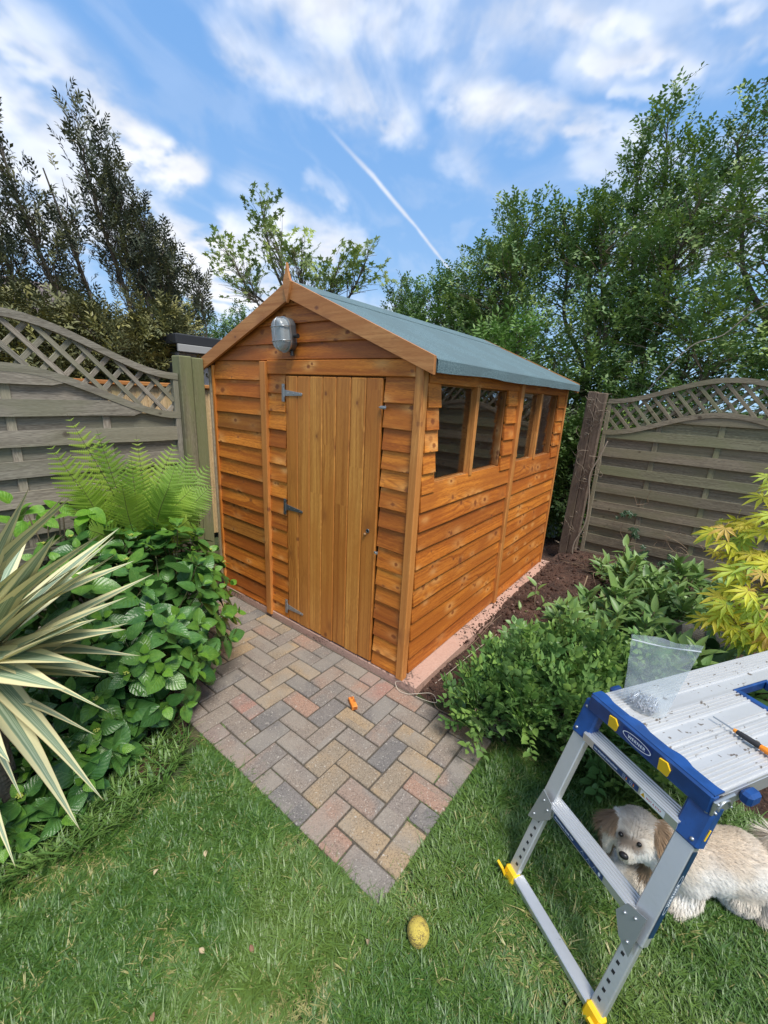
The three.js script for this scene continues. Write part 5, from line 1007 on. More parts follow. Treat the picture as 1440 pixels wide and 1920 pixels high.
// ---------------------------------------------------------------- grass
{
  const r = rngOf(121);
  const tuft = (n, h, spread, seed, lean) => {
    const q = rngOf(seed), m = new MB();
    for (let i = 0; i < n; i++) {
      const a = q() * 6.28, x = Math.cos(a) * spread * q(), z = Math.sin(a) * spread * q(), b = q() * 6.28, ln = h * (0.55 + q() * 0.6), w = 0.0015 + q() * 0.0012, bend = lean * (0.4 + q() * 1.1);
      const dx = Math.cos(b), dz = Math.sin(b), sx = -dz * w, sz = dx * w;
      const P = t => [x + dx * bend * ln * t * t, ln * t * (1 - 0.22 * bend * t), z + dz * bend * ln * t * t];
      const rows = [0, 0.45, 0.8, 1].map(t => { const c = P(t), k = [1, 0.95, 0.6, 0][[0, 0.45, 0.8, 1].indexOf(t)]; return [[c[0] - sx * k, c[1], c[2] - sz * k], [c[0] + sx * k, c[1], c[2] + sz * k]]; });
      for (let k = 0; k < 2; k++) m.quad(rows[k][0], rows[k][1], rows[k + 1][1], rows[k + 1][0], [0, 0], [1, 0], [1, 1], [0, 1]);
      m.tri(rows[2][0], rows[2][1], rows[3][0], [0, 0], [1, 0], [0.5, 1]);
    }
    return m.geo();
  };
  const kinds = [tuft(16, 0.042, 0.02, 1, 0.9), tuft(16, 0.036, 0.022, 2, 1.3), tuft(14, 0.055, 0.018, 3, 0.7)];
  const mats = [[], [], []], cols = [[], [], []];
  const put = (x, z, s, k, c) => { mats[k].push(new THREE.Matrix4().compose(V(x, -0.006, z), new THREE.Quaternion().setFromEuler(new THREE.Euler((r() - 0.5) * 0.3, r() * 6.28, (r() - 0.5) * 0.3)), V(s * (0.9 + r() * 0.3), s, s * (0.9 + r() * 0.3)))); cols[k].push(c); };
  for (let i = 0; i < 58000; i++) {
    let x, z; if (i < 43000) { x = -0.75 + r() * 2.85; z = -0.2 + r() * 2.2; } else { x = -1.2 + r() * 4.6; z = -0.2 + r() * 4.0; }
    const edge = (noise2(x * 9, z * 9) - 0.5) * 0.05 + (r() - 0.5) * 0.03;
    if (leftBed(x + edge - 0.03, z) || rightBed(x, z + edge)) continue;
    if (x > pave.x0 && x < pave.x1 + 0.008 + edge * 1.1 && z < pave.z1 + 0.008 + edge * 1.1) continue;
    if (x < -0.5 && z < 0.95) continue;
    const dry = smooth(0.52, 0.72, fbm2(x * 5 + 3, z * 5 + 11, 4)), lush = fbm2(x * 2.3 + 30, z * 2.3, 3), near = Math.min(Math.abs(z - pave.z1) + (x > pave.x1 ? 9 : 0), Math.abs(x - pave.x1) + (z > pave.z1 ? 9 : 0));
    if (dry > 0.5 && r() < 0.5) continue;
    let c = mix3([0.042, 0.105, 0.016], [0.125, 0.215, 0.034], r() * r());
    c = mix3(c, [0.15, 0.22, 0.045], smooth(0.45, 0.7, lush) * 0.5);
    if (r() < 0.025 + dry * 0.25) c = mix3([0.34, 0.31, 0.12], [0.22, 0.22, 0.07], r());
    const s = (0.7 + lush * 0.55) * (1 - dry * 0.3) * (near < 0.06 ? 0.7 : 1);
    put(x, z, s, dry > 0.4 ? 1 : near < 0.05 ? 1 : Math.floor(r() * 2.25), c);
  }
  // longer uncut grass along the left border and the shrubs
  for (let i = 0; i < 300; i++) {
    const z = 0.97 + r() * 1.0, x = -0.60 + 0.10 * Math.sin(z * 5 + 1) + (r() - 0.35) * 0.26 + Math.max(0, z - 1.62) * 0.45; if (z < 1.0 && x > -0.5) continue;
    put(x, z, 0.9 + r() * 0.9, 2, mix3([0.05, 0.12, 0.02], [0.14, 0.23, 0.05], r()));
  }
  for (let i = 0; i < 900; i++) { const x = 0.6 + r() * 1.1; put(x, bedEdge(x) + (r() - 0.6) * 0.14, 0.9 + r() * 0.8, 2, mix3([0.075, 0.15, 0.03], [0.15, 0.24, 0.06], r())); }
  // tufts rooted in the joints near the paving edges
  for (let i = 0; i < 260; i++) { const e = r() < 0.5, x = e ? pave.x1 - 0.12 * r() * r() : -0.5 + r() * 1.09, z = e ? 0.15 + r() * 0.78 : pave.z1 - 0.12 * r() * r(), jx = Math.round((x + 0.01) / 0.1) * 0.1 - 0.01, jz = Math.round((z - 0.035) / 0.1) * 0.1 + 0.035; put(r() < 0.5 ? jx : x, r() < 0.5 ? jz : z, 0.3 + r() * 0.35, 1, mix3([0.05, 0.11, 0.02], [0.13, 0.2, 0.04], r())); }
  const gm = std({ color: col(1, 1, 1), roughness: 0.45, side: THREE.DoubleSide });
  const g = new THREE.Group(); g.name = 'grass'; g.userData = { kind: 'stuff', label: 'short green lawn grass with dry straw coloured patches', category: 'grass' }; scene.add(g);
  kinds.forEach((k, i) => { const m = copies('grass_blades', k, gm, mats[i], cols[i], g); });
}
// dry leaves and scraps on the lawn
{
  const r = rngOf(131), dry = [std({ color: col(0.42, 0.33, 0.2), roughness: 0.8, side: THREE.DoubleSide }), std({ color: col(0.22, 0.12, 0.07), roughness: 0.8, side: THREE.DoubleSide })];
  const spots = [[0.03, 1.22, 0, 'pale curled dry leaf on the lawn below the paving edge'], [0.38, 1.27, 1, 'reddish brown dry leaf left of the yellow ball'], [0.27, 1.36, 0, 'long pale dry leaf scrap in the middle of lawn'], [0.62, 1.03, 0, 'small tan leaf scrap close to the yellow ball'], [0.91, 0.10, 0, 'tan dry leaf by the shrubs near the platform leg'], [-0.05, 1.36, 0, 'crumpled tan leaf at the left of the lawn'], [0.3, 1.52, 1, 'dark brown scrap near the bottom edge of the lawn']];
  spots.forEach(([x, z, k, label], i) => solo('dry_leaf', leafGeo(0.018 + r() * 0.012, 0.009 + r() * 0.005, { n: 5, cross: 1, cup: 0.9, droop: -0.4 }).applyMatrix4(aim(V(x, 0.026, z), V(r() - 0.5, 0.05, r() - 0.5), V(0, 1, 0.2))), dry[k], label, 'leaf'));
}
// ---------------------------------------------------------------- aluminium work platform
const alu = std({ color: col(0.62, 0.63, 0.64), metalness: 0.75, roughness: 0.42, bumpMap: soilBump, bumpScale: 0.0003 });
const aluWorn = std({ color: col(0.66, 0.66, 0.65), metalness: 0.55, roughness: 0.5, map: tex(512, 512, (u, v) => { const a = fbm2(u * 12, v * 4, 5, 12, 4), k = noise2(u * 70, v * 40, 70, 40), s = Math.max(smooth(0.86, 0.95, k) * smooth(0.5, 0.6, a), smooth(0.77, 0.81, fbm2(u * 16 + 5, v * 16, 4, 16, 16))); return mix3(mix3([0.86, 0.86, 0.86], [1, 1, 1], a), [0.28, 0.22, 0.17], s * 0.9); }, true, [2.2, 2.2]) });
const bluePl = std({ color: col(0.012, 0.065, 0.235), roughness: 0.38, map: tex(256, 256, (u, v) => { const k = noise2(u * 60, v * 60, 60, 60), a = fbm2(u * 6, v * 6, 4, 6, 6); return mix3([1, 1, 1], [2.4, 2.2, 1.8].map(x => x / 2.4), 0) && mix3([0.72, 0.72, 0.72], [1, 1, 1], smooth(0.3, 0.7, a) - smooth(0.93, 1, k)); }, true, [4, 4]) });
const yelPl = std({ color: col(0.80, 0.50, 0.012), roughness: 0.45 });
function printed(w, h, draw, extra = {}) {
  const c = document.createElement('canvas'); c.width = w; c.height = h; const x = c.getContext('2d'); draw(x, w, h);
  const t = new THREE.CanvasTexture(c); t.colorSpace = THREE.SRGBColorSpace; t.anisotropy = 4; return std({ map: t, roughness: 0.45, ...extra });
}
const plate = (w, h) => new THREE.PlaneGeometry(w, h);
const logoMat = printed(512, 176, (x, w, h) => {
  x.fillStyle = '#0c2f73'; x.fillRect(0, 0, w, h); x.fillStyle = '#eef2f6'; x.beginPath(); x.ellipse(w / 2, h / 2, w * 0.485, h * 0.46, 0, 0, 7); x.fill();
  x.fillStyle = '#0c2f73'; x.beginPath(); x.ellipse(w / 2, h / 2, w * 0.452, h * 0.385, 0, 0, 7); x.fill();
  x.fillStyle = '#f4f7fa'; x.font = 'bold 74px sans-serif'; x.textAlign = 'center'; x.textBaseline = 'middle'; x.fillText('WERNER', w / 2, h / 2 + 3);
});
const legLogo = printed(1024, 128, (x, w, h) => {
  x.fillStyle = '#0b3050'; x.fillRect(0, 0, w, h); x.strokeStyle = '#e8eef2'; x.lineWidth = 7; x.beginPath(); x.ellipse(w * 0.5, h / 2, 230, 50, 0, 0, 7); x.stroke();
  x.fillStyle = '#f4f7fa'; x.font = 'bold 66px sans-serif'; x.textAlign = 'center'; x.textBaseline = 'middle'; x.fillText('WERNER', w * 0.5, h / 2 + 3);
});
const noStep = printed(512, 128, (x, w, h) => {
  x.fillStyle = '#f3f3f1'; x.fillRect(0, 0, w, h); x.fillStyle = '#e9b40f'; x.beginPath(); x.moveTo(60, 18); x.lineTo(108, 108); x.lineTo(12, 108); x.fill(); x.fillStyle = '#111'; x.font = 'bold 64px sans-serif'; x.textAlign = 'center'; x.fillText('!', 60, 100);
  x.fillStyle = '#c2203a'; x.font = 'bold 58px sans-serif'; x.textAlign = 'left'; x.textBaseline = 'middle'; x.fillText('NOT A STEP', 126, h / 2 + 4);
});
const infoA = printed(1024, 96, (x, w, h) => {
  x.fillStyle = '#123a6c'; x.fillRect(0, 0, w, h); x.fillStyle = '#eef2f6'; x.font = 'bold 46px sans-serif'; x.textBaseline = 'middle'; x.fillText('See detailed instructions', 24, h / 2);
  x.strokeStyle = '#cfd8e2'; x.lineWidth = 4; for (let k = 0; k < 2; k++) { const a = 700 + k * 150; x.strokeRect(a, 22, 44, 56); x.beginPath(); x.moveTo(a, 50); x.lineTo(a + 44, 50); x.stroke(); x.fillStyle = '#d23b2e'; x.beginPath(); x.arc(a + 78, 40, 12, 0, 7); x.fill(); x.fillStyle = '#e8b21a'; x.fillRect(a + 68, 54, 20, 24); }
});
const infoB = printed(1024, 96, (x, w, h) => {
  x.fillStyle = '#123a6c'; x.fillRect(0, 0, w, h); x.fillStyle = '#eef2f6'; x.font = 'bold 46px sans-serif'; x.textBaseline = 'middle'; x.fillText('Maximum load 150', 20, h / 2);
  x.strokeStyle = '#cfd8e2'; x.lineWidth = 4; for (let k = 0; k < 3; k++) { const a = 600 + k * 120; x.beginPath(); x.moveTo(a, 80); x.lineTo(a + 30, 16); x.lineTo(a + 60, 80); x.stroke(); } x.fillStyle = '#dfe6ec'; x.beginPath(); x.ellipse(960, 48, 20, 34, 0, 0, 7); x.fill();
});
const PT = 0.68;
{
  const t = thing('work_platform', 'blue and silver aluminium folding work platform standing on the lawn', 'platform', [1.168, 0, 0.409], -32 * Math.PI / 180);
  // local: x across the deck, y up, z out towards the near end
  const xa = -0.188, xb = 0.196, y0 = PT;
  const ribs = (x0, x1, flats) => {                                // deck section: fine ribs, with flat channels
    const top = []; let x = x0;
    while (x < x1 - 1e-6) {
      const f = flats.find(q => x >= q[0] - 1e-6 && x < q[1] - 1e-6);
      if (f) { const e = Math.min(f[1], x1); top.push([x, y0 - 0.004], [e, y0 - 0.004]); x = e; continue; }
      const w = 0.0112; if (x + w > x1) { top.push([x1, y0 - 0.003]); break; }
      top.push([x, y0 - 0.005], [x + w * 0.2, y0], [x + w * 0.56, y0], [x + w * 0.76, y0 - 0.005]); x += w;
    }
    return [[x0, y0 - 0.012], ...top, [x1, y0 - 0.012]].filter((p, i, a) => !i || Math.hypot(p[0] - a[i - 1][0], p[1] - a[i - 1][1]) > 1e-5);
  };
  const flats = [[-0.112, -0.072], [-0.008, 0.03], [0.092, 0.125]];
  part(t, 'deck_plank', prism(ribs(xa, -0.062, flats), -1.22, 0.001), aluWorn);
  part(t, 'deck_plank', prism(ribs(0.058, xb, flats), -1.22, 0.001), aluWorn);
  part(t, 'deck_plank', prism(ribs(-0.0618, 0.0578, flats), -0.50, 0.001), aluWorn);
  part(t, 'deck_plank', prism(ribs(-0.0618, 0.0578, flats), -1.22, -0.68), aluWorn);
  for (const x of [xa + 0.012, xb - 0.012]) part(t, 'side_rail', box(x - 0.012, x + 0.012, y0 - 0.062, y0 - 0.0125, -1.21, -0.02, 0.003, 2), alu);
  const hr = [[-0.066, -0.056, -0.684, -0.496], [0.052, 0.062, -0.684, -0.496]]; for (const h of hr) part(t, 'handle_rim', box(h[0], h[1], y0 - 0.03, y0 + 0.003, h[2], h[3], 0.003, 2), bluePl);
  for (const z of [-0.506, -0.674]) part(t, 'handle_rim', box(-0.0555, 0.0515, y0 - 0.03, y0 + 0.003, z - 0.01, z + 0.01, 0.003, 0), bluePl);
  // blue end cap with scalloped top lip
  const cap = partGroup(t, 'end_cap'), capTop = [];
  for (let i = 0; i <= 40; i++) { const s = i / 40, x = lerp(xa - 0.006, xb + 0.004, s); capTop.push([x, -0.010 - 0.010 * Math.max(0, Math.sin(s * Math.PI * 6 + 0.6))]); }
  part(cap, 'cap_face', box(xa - 0.008, xb + 0.006, y0 - 0.058, y0 + 0.004, 0.001, 0.030, 0.006, 0), bluePl);
  part(cap, 'cap_lip', prism([[xa - 0.006, 0.024], ...capTop, [xb + 0.004, 0.024]].map(q => [q[0], -q[1]]), 0, 0.005).applyMatrix4(new THREE.Matrix4().makeBasis(V(1, 0, 0), V(0, 0, -1), V(0, 1, 0)).setPosition(0, y0 + 0.001, 0)), bluePl);
  for (const x of [-0.096, 0.075]) { part(cap, 'yellow_insert', prism([[x - 0.012, -0.02], [x + 0.016, -0.02], [x + 0.020, 0.004], [x + 0.008, 0.02], [x - 0.014, 0.016]], 0, 0.006).translate(0, y0 - 0.026, 0.0295), yelPl); }
  part(cap, 'logo', plate(0.098, 0.034).translate(-0.012, y0 - 0.027, 0.0312), logoMat);
  part(cap, 'hinge_plate', box(xb + 0.004, xb + 0.012, y0 - 0.055, y0 - 0.008, -0.055, 0.028, 0.003, 2), M.zinc);
  part(cap, 'hinge_arc', new THREE.TorusGeometry(0.024, 0.0035, 6, 18, Math.PI).rotateY(Math.PI / 2).translate(xb + 0.013, y0 - 0.04, -0.014), M.zinc);
  for (const [y, z] of [[-0.018, 0.016], [-0.046, 0.016], [-0.046, -0.045]]) part(cap, 'rivet', new THREE.SphereGeometry(0.0045, 8, 6).translate(xb + 0.0125, y0 + y, z), M.zinc);
  part(t, 'locking_knob', join([box(xb + 0.002, xb + 0.032, y0 - 0.05, y0 - 0.012, -0.135, -0.085, 0.008, 1)]), bluePl);
  part(t, 'locking_knob', box(xa - 0.026, xa - 0.002, y0 - 0.032, y0 - 0.002, -0.12, -0.075, 0.008, 1), bluePl);
  // splayed end frame
  const legEnds = [[-0.186, -0.148], [0.178, 0.216]], yT = y0 - 0.06, zT = 0.006, zB = 0.278, pt = (k, x0, x1) => [lerp(x0, x1, k), lerp(yT, 0.02, k), lerp(zT, zB, k)];
  const face = V(0, 0.4, 1).normalize();                              // outward face of the leaning frame
  for (const [x0, x1] of legEnds) {
    const inner = x0 < 0 ? 1 : -1, L = partGroup(t, 'leg');
    const up = pt(0, x0, x1), lowE = pt(0.62, x0, x1), foot = pt(1, x0, x1);
    part(L, 'outer_channel', bar(up, lowE, 0.052, 0.030, face, 0.003), alu);
    part(L, 'inner_channel', bar(pt(0.45, x0, x1), foot, 0.040, 0.022, face, 0.003), alu);
    for (let k = 0; k < 7; k++) { const q = pt(0.66 + k * 0.044, x0, x1); part(L, 'adjusting_hole', cbox(0.009, 0.009, 0.0016, 0.0004).applyMatrix4(aim(V(q[0] + inner * 0.004, q[1], q[2]).addScaledVector(face, 0.0112), face, V(0, 1, 0))), M.black); }
    const b0 = pt(-0.04, x0, x1), b1 = pt(0.155, x0, x1);
    part(L, 'blue_bracket', bar(b0, b1, 0.066, 0.040, face, 0.006), bluePl);
    for (const k of [0.0, 0.125]) { const q = pt(k, x0, x1); part(L, 'rivet', new THREE.SphereGeometry(0.0055, 8, 6).translate(q[0] - inner * 0.016, q[1] + face.y * 0.0205, q[2] + face.z * 0.0205), M.zinc); }
    const yq = pt(0.08, x0, x1); part(L, 'yellow_catch', cbox(0.003, 0.034, 0.006, 0.001).rotateX(-0.38).translate(yq[0] - inner * 0.034, yq[1], yq[2] + 0.004), yelPl);
    // yellow foot
    const f = foot; part(L, 'foot', join([cbox(0.05, 0.05, 0.034, 0.006).rotateX(-0.3).translate(f[0], 0.022, f[2] + 0.004), prism([[-0.02, 0], [0.02, 0], [0.014, 0.062], [-0.014, 0.062]], 0, 0.008).rotateX(0.35).translate(f[0] - inner * 0.022, 0.004, f[2] + 0.016)]), yelPl);
  }
  const cross = (k, w, d, name) => { const a = pt(k, ...legEnds[0]), b = pt(k, ...legEnds[1]); return [[a[0] + 0.02, a[1], a[2]], [b[0] - 0.02, b[1], b[2]]]; };
  const tread = (k) => {                                              // ribbed step between the legs
    const [a, b] = cross(k), g = partGroup(t, 'step', 0, 0, 0), zc = (a[2] + b[2]) / 2, yc = (a[1] + b[1]) / 2, pr = []; const w = 0.058;
    pr.push([-w / 2, -0.03], [-w / 2, -0.003]); for (let i = 0; i < 6; i++) { const s = -w / 2 + i * w / 6; pr.push([s + 0.001, -0.003], [s + 0.003, 0], [s + 0.0065, 0], [s + 0.0085, -0.003]); } pr.push([w / 2, -0.003], [w / 2, -0.03], [w / 2 - 0.003, -0.03], [w / 2 - 0.003, -0.006], [-w / 2 + 0.003, -0.006], [-w / 2 + 0.003, -0.03]);
    const gg = prism(pr.filter((p, i, q) => !i || Math.hypot(p[0] - q[i - 1][0], p[1] - q[i - 1][1]) > 1e-5), a[0], b[0]).applyMatrix4(new THREE.Matrix4().makeBasis(V(0, 0, 1), V(0, 1, 0), V(-1, 0, 0)));
    gg.scale(-1, 1, 1); gg.index || flip(gg); gg.translate(0, yc + 0.012, zc); part(g, 'tread', gg, alu); return { g, x0: a[0], x1: b[0], y: yc + 0.012 - 0.0165, z: zc + 0.0295 };
  };
  function flip(g) { const p = g.attributes.position.array, u = g.attributes.uv.array; for (let i = 0; i < p.length; i += 9) for (let k = 0; k < 3; k++) { const q = p[i + 3 + k]; p[i + 3 + k] = p[i + 6 + k]; p[i + 6 + k] = q; } for (let i = 0; i < u.length; i += 6) for (let k = 0; k < 2; k++) { const q = u[i + 2 + k]; u[i + 2 + k] = u[i + 4 + k]; u[i + 4 + k] = q; } g.computeVertexNormals(); }
  const s1 = tread(0.11), s2 = tread(0.53);
  part(s1.g, 'sticker', plate(0.165, 0.020).translate(-0.035, s1.y, s1.z + 0.0006), infoA);
  part(s1.g, 'warning_label', plate(0.074, 0.021).translate(0.092, s1.y, s1.z + 0.0006), noStep);
  part(s2.g, 'sticker', plate(0.2, 0.020).translate(-0.015, s2.y, s2.z + 0.0006), infoB);
  for (const sd of [0, 1]) {                                          // gusset plates under the middle step
    const [x0, x1] = legEnds[sd], q = pt(0.545, x0, x1), i = sd ? -1 : 1;
    const pts = [[-0.014 * i, 0.045], [0.035 * i, 0.03], [0.05 * i, -0.012], [0.018 * i, -0.055], [-0.02 * i, -0.072]];
    const gp = part(t, 'gusset', prism(pts, 0, 0.004).rotateX(-0.38).translate(q[0], q[1], q[2] + 0.034), M.zinc);
    for (const [a, b] of [[0.005 * i, 0.02], [0.03 * i, 0.005], [-0.004 * i, -0.045]]) part(gp, 'rivet', new THREE.SphereGeometry(0.0045, 8, 6).rotateX(-0.38).translate(a, b, 0.005).rotateX(-0.38).translate(q[0], q[1], q[2] + 0.034), M.zinc);
  }
  { const [x0, x1] = [legEnds[0][1], legEnds[1][1]]; part(t, 'foot_bar', cbox(x1 - x0 - 0.04, 0.026, 0.040, 0.003, 0).translate((x0 + x1) / 2, 0.030, zB - 0.006), alu); }
  // printed strip on the right leg
  { const [x0, x1] = legEnds[1], a = V(...pt(0.17, x0, x1)), b = V(...pt(0.57, x0, x1)), c = a.clone().lerp(b, 0.5), d = b.clone().sub(a), len = d.length(); d.normalize(); const N = V(1, 0, 0), Z = N.clone().addScaledVector(d, -N.dot(d)).normalize(), X = d.clone().negate(), Y = Z.clone().cross(X); part(t, 'leg_strip', plate(len, 0.024).applyMatrix4(new THREE.Matrix4().makeBasis(X, Y, Z).setPosition(c.clone().addScaledVector(Z, 0.0275))), legLogo); }
  // far end frame, beyond the edge of the picture
  for (const x of [-0.15, 0.165]) { const L = partGroup(t, 'leg'); part(L, 'outer_channel', bar([x, yT, -1.2], [x * 1.05, 0.02, -1.45], 0.05, 0.03, V(0, 0.4, -1).normalize(), 0.003), alu); part(L, 'foot', cbox(0.05, 0.05, 0.034, 0.006).translate(x * 1.05, 0.025, -1.452), yelPl); }
  part(t, 'foot_bar', cbox(0.29, 0.026, 0.04, 0.003).translate(0.008, 0.04, -1.44), alu);
  part(t, 'end_cap', box(xa - 0.006, xb + 0.006, y0 - 0.058, y0 + 0.004, -1.25, -1.221, 0.006, 0), bluePl);
}
// bag of nails on the platform
{
  const t = thing('plastic_bag', 'clear resealable plastic bag standing open on the work platform', 'bag', [1.148, PT + 0.001, 0.279], -0.12);
  const film = phys({ color: col(0.93, 0.96, 0.97), transmission: 0.8, roughness: 0.22, thickness: 0, side: THREE.DoubleSide, ior: 1.45 });
  const W = 10, H = 16;
  for (const s of [1, -1]) {
    const m = new MB(), P = (i, j) => { const v = j / H, u = i / W, w = lerp(0.062, 0.082, v), bulge = s * (0.030 * Math.pow(1 - v, 2.2) + 0.006 * (1 - v) + 0.0016) * Math.pow(Math.sin(Math.PI * (0.02 + 0.96 * u)), 0.7), cr = (fbm2(u * 8 + s * 5, v * 10, 4) - 0.5) * 0.022; return [lerp(-w, w, u) - 0.012 + 0.010 * v + 0.012 * v * v * (u > 0.5 ? 1 : -0.6), v * (0.235 + 0.045 * u * v) , bulge + cr * (0.3 + v)]; };
    for (let j = 0; j < H; j++) for (let i = 0; i < W; i++) m.quad(P(i, j), P(i + 1, j), P(i + 1, j + 1), P(i, j + 1), [i / W, j / H], [(i + 1) / W, j / H], [(i + 1) / W, (j + 1) / H], [i / W, (j + 1) / H]);
    part(t, 'bag_wall', m.geo(true), film);
  }
  part(t, 'zip_strip', tube(curve([[-0.085, 0.218, 0.003], [-0.01, 0.232, 0.004], [0.09, 0.262, 0.003]], 10), 0.0022, 5), phys({ color: col(0.9, 0.92, 0.93), roughness: 0.4, transmission: 0.2, thickness: 0 }));
  const r = rngOf(141), gs = [];
  const nail = join([new THREE.CylinderGeometry(0.0019, 0.0019, 0.040, 5), new THREE.CylinderGeometry(0.003, 0.003, 0.0008, 7).translate(0, 0.017, 0), new THREE.ConeGeometry(0.0011, 0.004, 5).rotateX(Math.PI).translate(0, -0.019, 0)]);
  for (let k = 0; k < 120; k++) { const e = inBall(r), y = Math.abs(e.y); gs.push(nail.clone().applyMatrix4(new THREE.Matrix4().makeRotationFromEuler(new THREE.Euler(1.57 + (r() - 0.5) * 1.2, r() * 6.28, (r() - 0.5) * 1.0))).translate(e.x * 0.042 - 0.012, 0.008 + y * 0.03, e.z * 0.02)); }
  const n = solo('nail_heap', join(gs).rotateY(-0.12).translate(1.148, PT + 0.002, 0.279), std({ color: col(0.62, 0.62, 0.64), metalness: 0.7, roughness: 0.35 }), 'heap of small silver nails in the bottom of the bag', 'nails'); n.userData.kind = 'stuff';
}
// screwdriver
{
  const A = V(1.318, PT + 0.004, 0.192), d = V(0.048, 0.0, 0.026).normalize(), t = thing('screwdriver', 'black and orange handled screwdriver lying on the work platform', 'screwdriver', A.toArray());
  const m4 = new THREE.Matrix4().makeBasis(d, V(0, 1, 0), d.clone().cross(V(0, 1, 0))), cyl = (r0, r1, a, b, seg = 12) => new THREE.CylinderGeometry(r1, r0, b - a, seg).rotateZ(-Math.PI / 2).translate((a + b) / 2, 0.008, 0).applyMatrix4(m4);
  part(t, 'shaft', cyl(0.0022, 0.0026, 0, 0.062), M.zinc); part(t, 'collar', cyl(0.0055, 0.0065, 0.058, 0.066), std({ color: col(0.8, 0.28, 0.02), roughness: 0.5 }));
  part(t, 'grip', join([cyl(0.0065, 0.0085, 0.066, 0.085), cyl(0.0085, 0.0085, 0.085, 0.118), cyl(0.0085, 0.008, 0.118, 0.126)]), std({ color: col(0.018, 0.018, 0.02), roughness: 0.7 }));
  part(t, 'handle', join([cyl(0.008, 0.0095, 0.126, 0.14, 8), cyl(0.0095, 0.0095, 0.14, 0.18, 8), cyl(0.0095, 0.004, 0.18, 0.188, 8)]), std({ color: col(0.85, 0.24, 0.01), roughness: 0.4 }));
}
// ball and block
{
  const g = new THREE.SphereGeometry(0.034, 40, 28), p = g.attributes.position; for (let i = 0; i < p.count; i++) { const v = V(p.getX(i), p.getY(i), p.getZ(i)), k = 1 + (fbm3(v.x * 160, v.y * 160, v.z * 160, 2) - 0.5) * 0.045; p.setXYZ(i, v.x * k, v.y * k, v.z * k * 1.12); } g.computeVertexNormals();
  const wear = tex(256, 256, (u, v) => { const a = fbm2(u * 8, v * 8, 5, 8, 8), b = noise2(u * 70, v * 70, 70, 70); return mix3(mix3([0.55, 0.42, 0.07], [0.40, 0.31, 0.07], b), [0.18, 0.13, 0.04], smooth(0.48, 0.68, a * 0.6 + b * 0.4)); });
  solo('dog_ball', g.rotateY(0.75).translate(0.732, 0.042, 0.925), std({ map: wear, roughness: 0.95 }), 'worn yellow egg shaped dog ball on the lawn', 'ball');
  solo('wood_offcut', cbox(0.078, 0.024, 0.030, 0.002, 0).rotateY(-0.55).translate(-0.088, 0.026, 0.315), woodMat(stain, [1.25, 1.1, 0.8]), 'small orange stained wood offcut lying on the paving', 'wood');
}
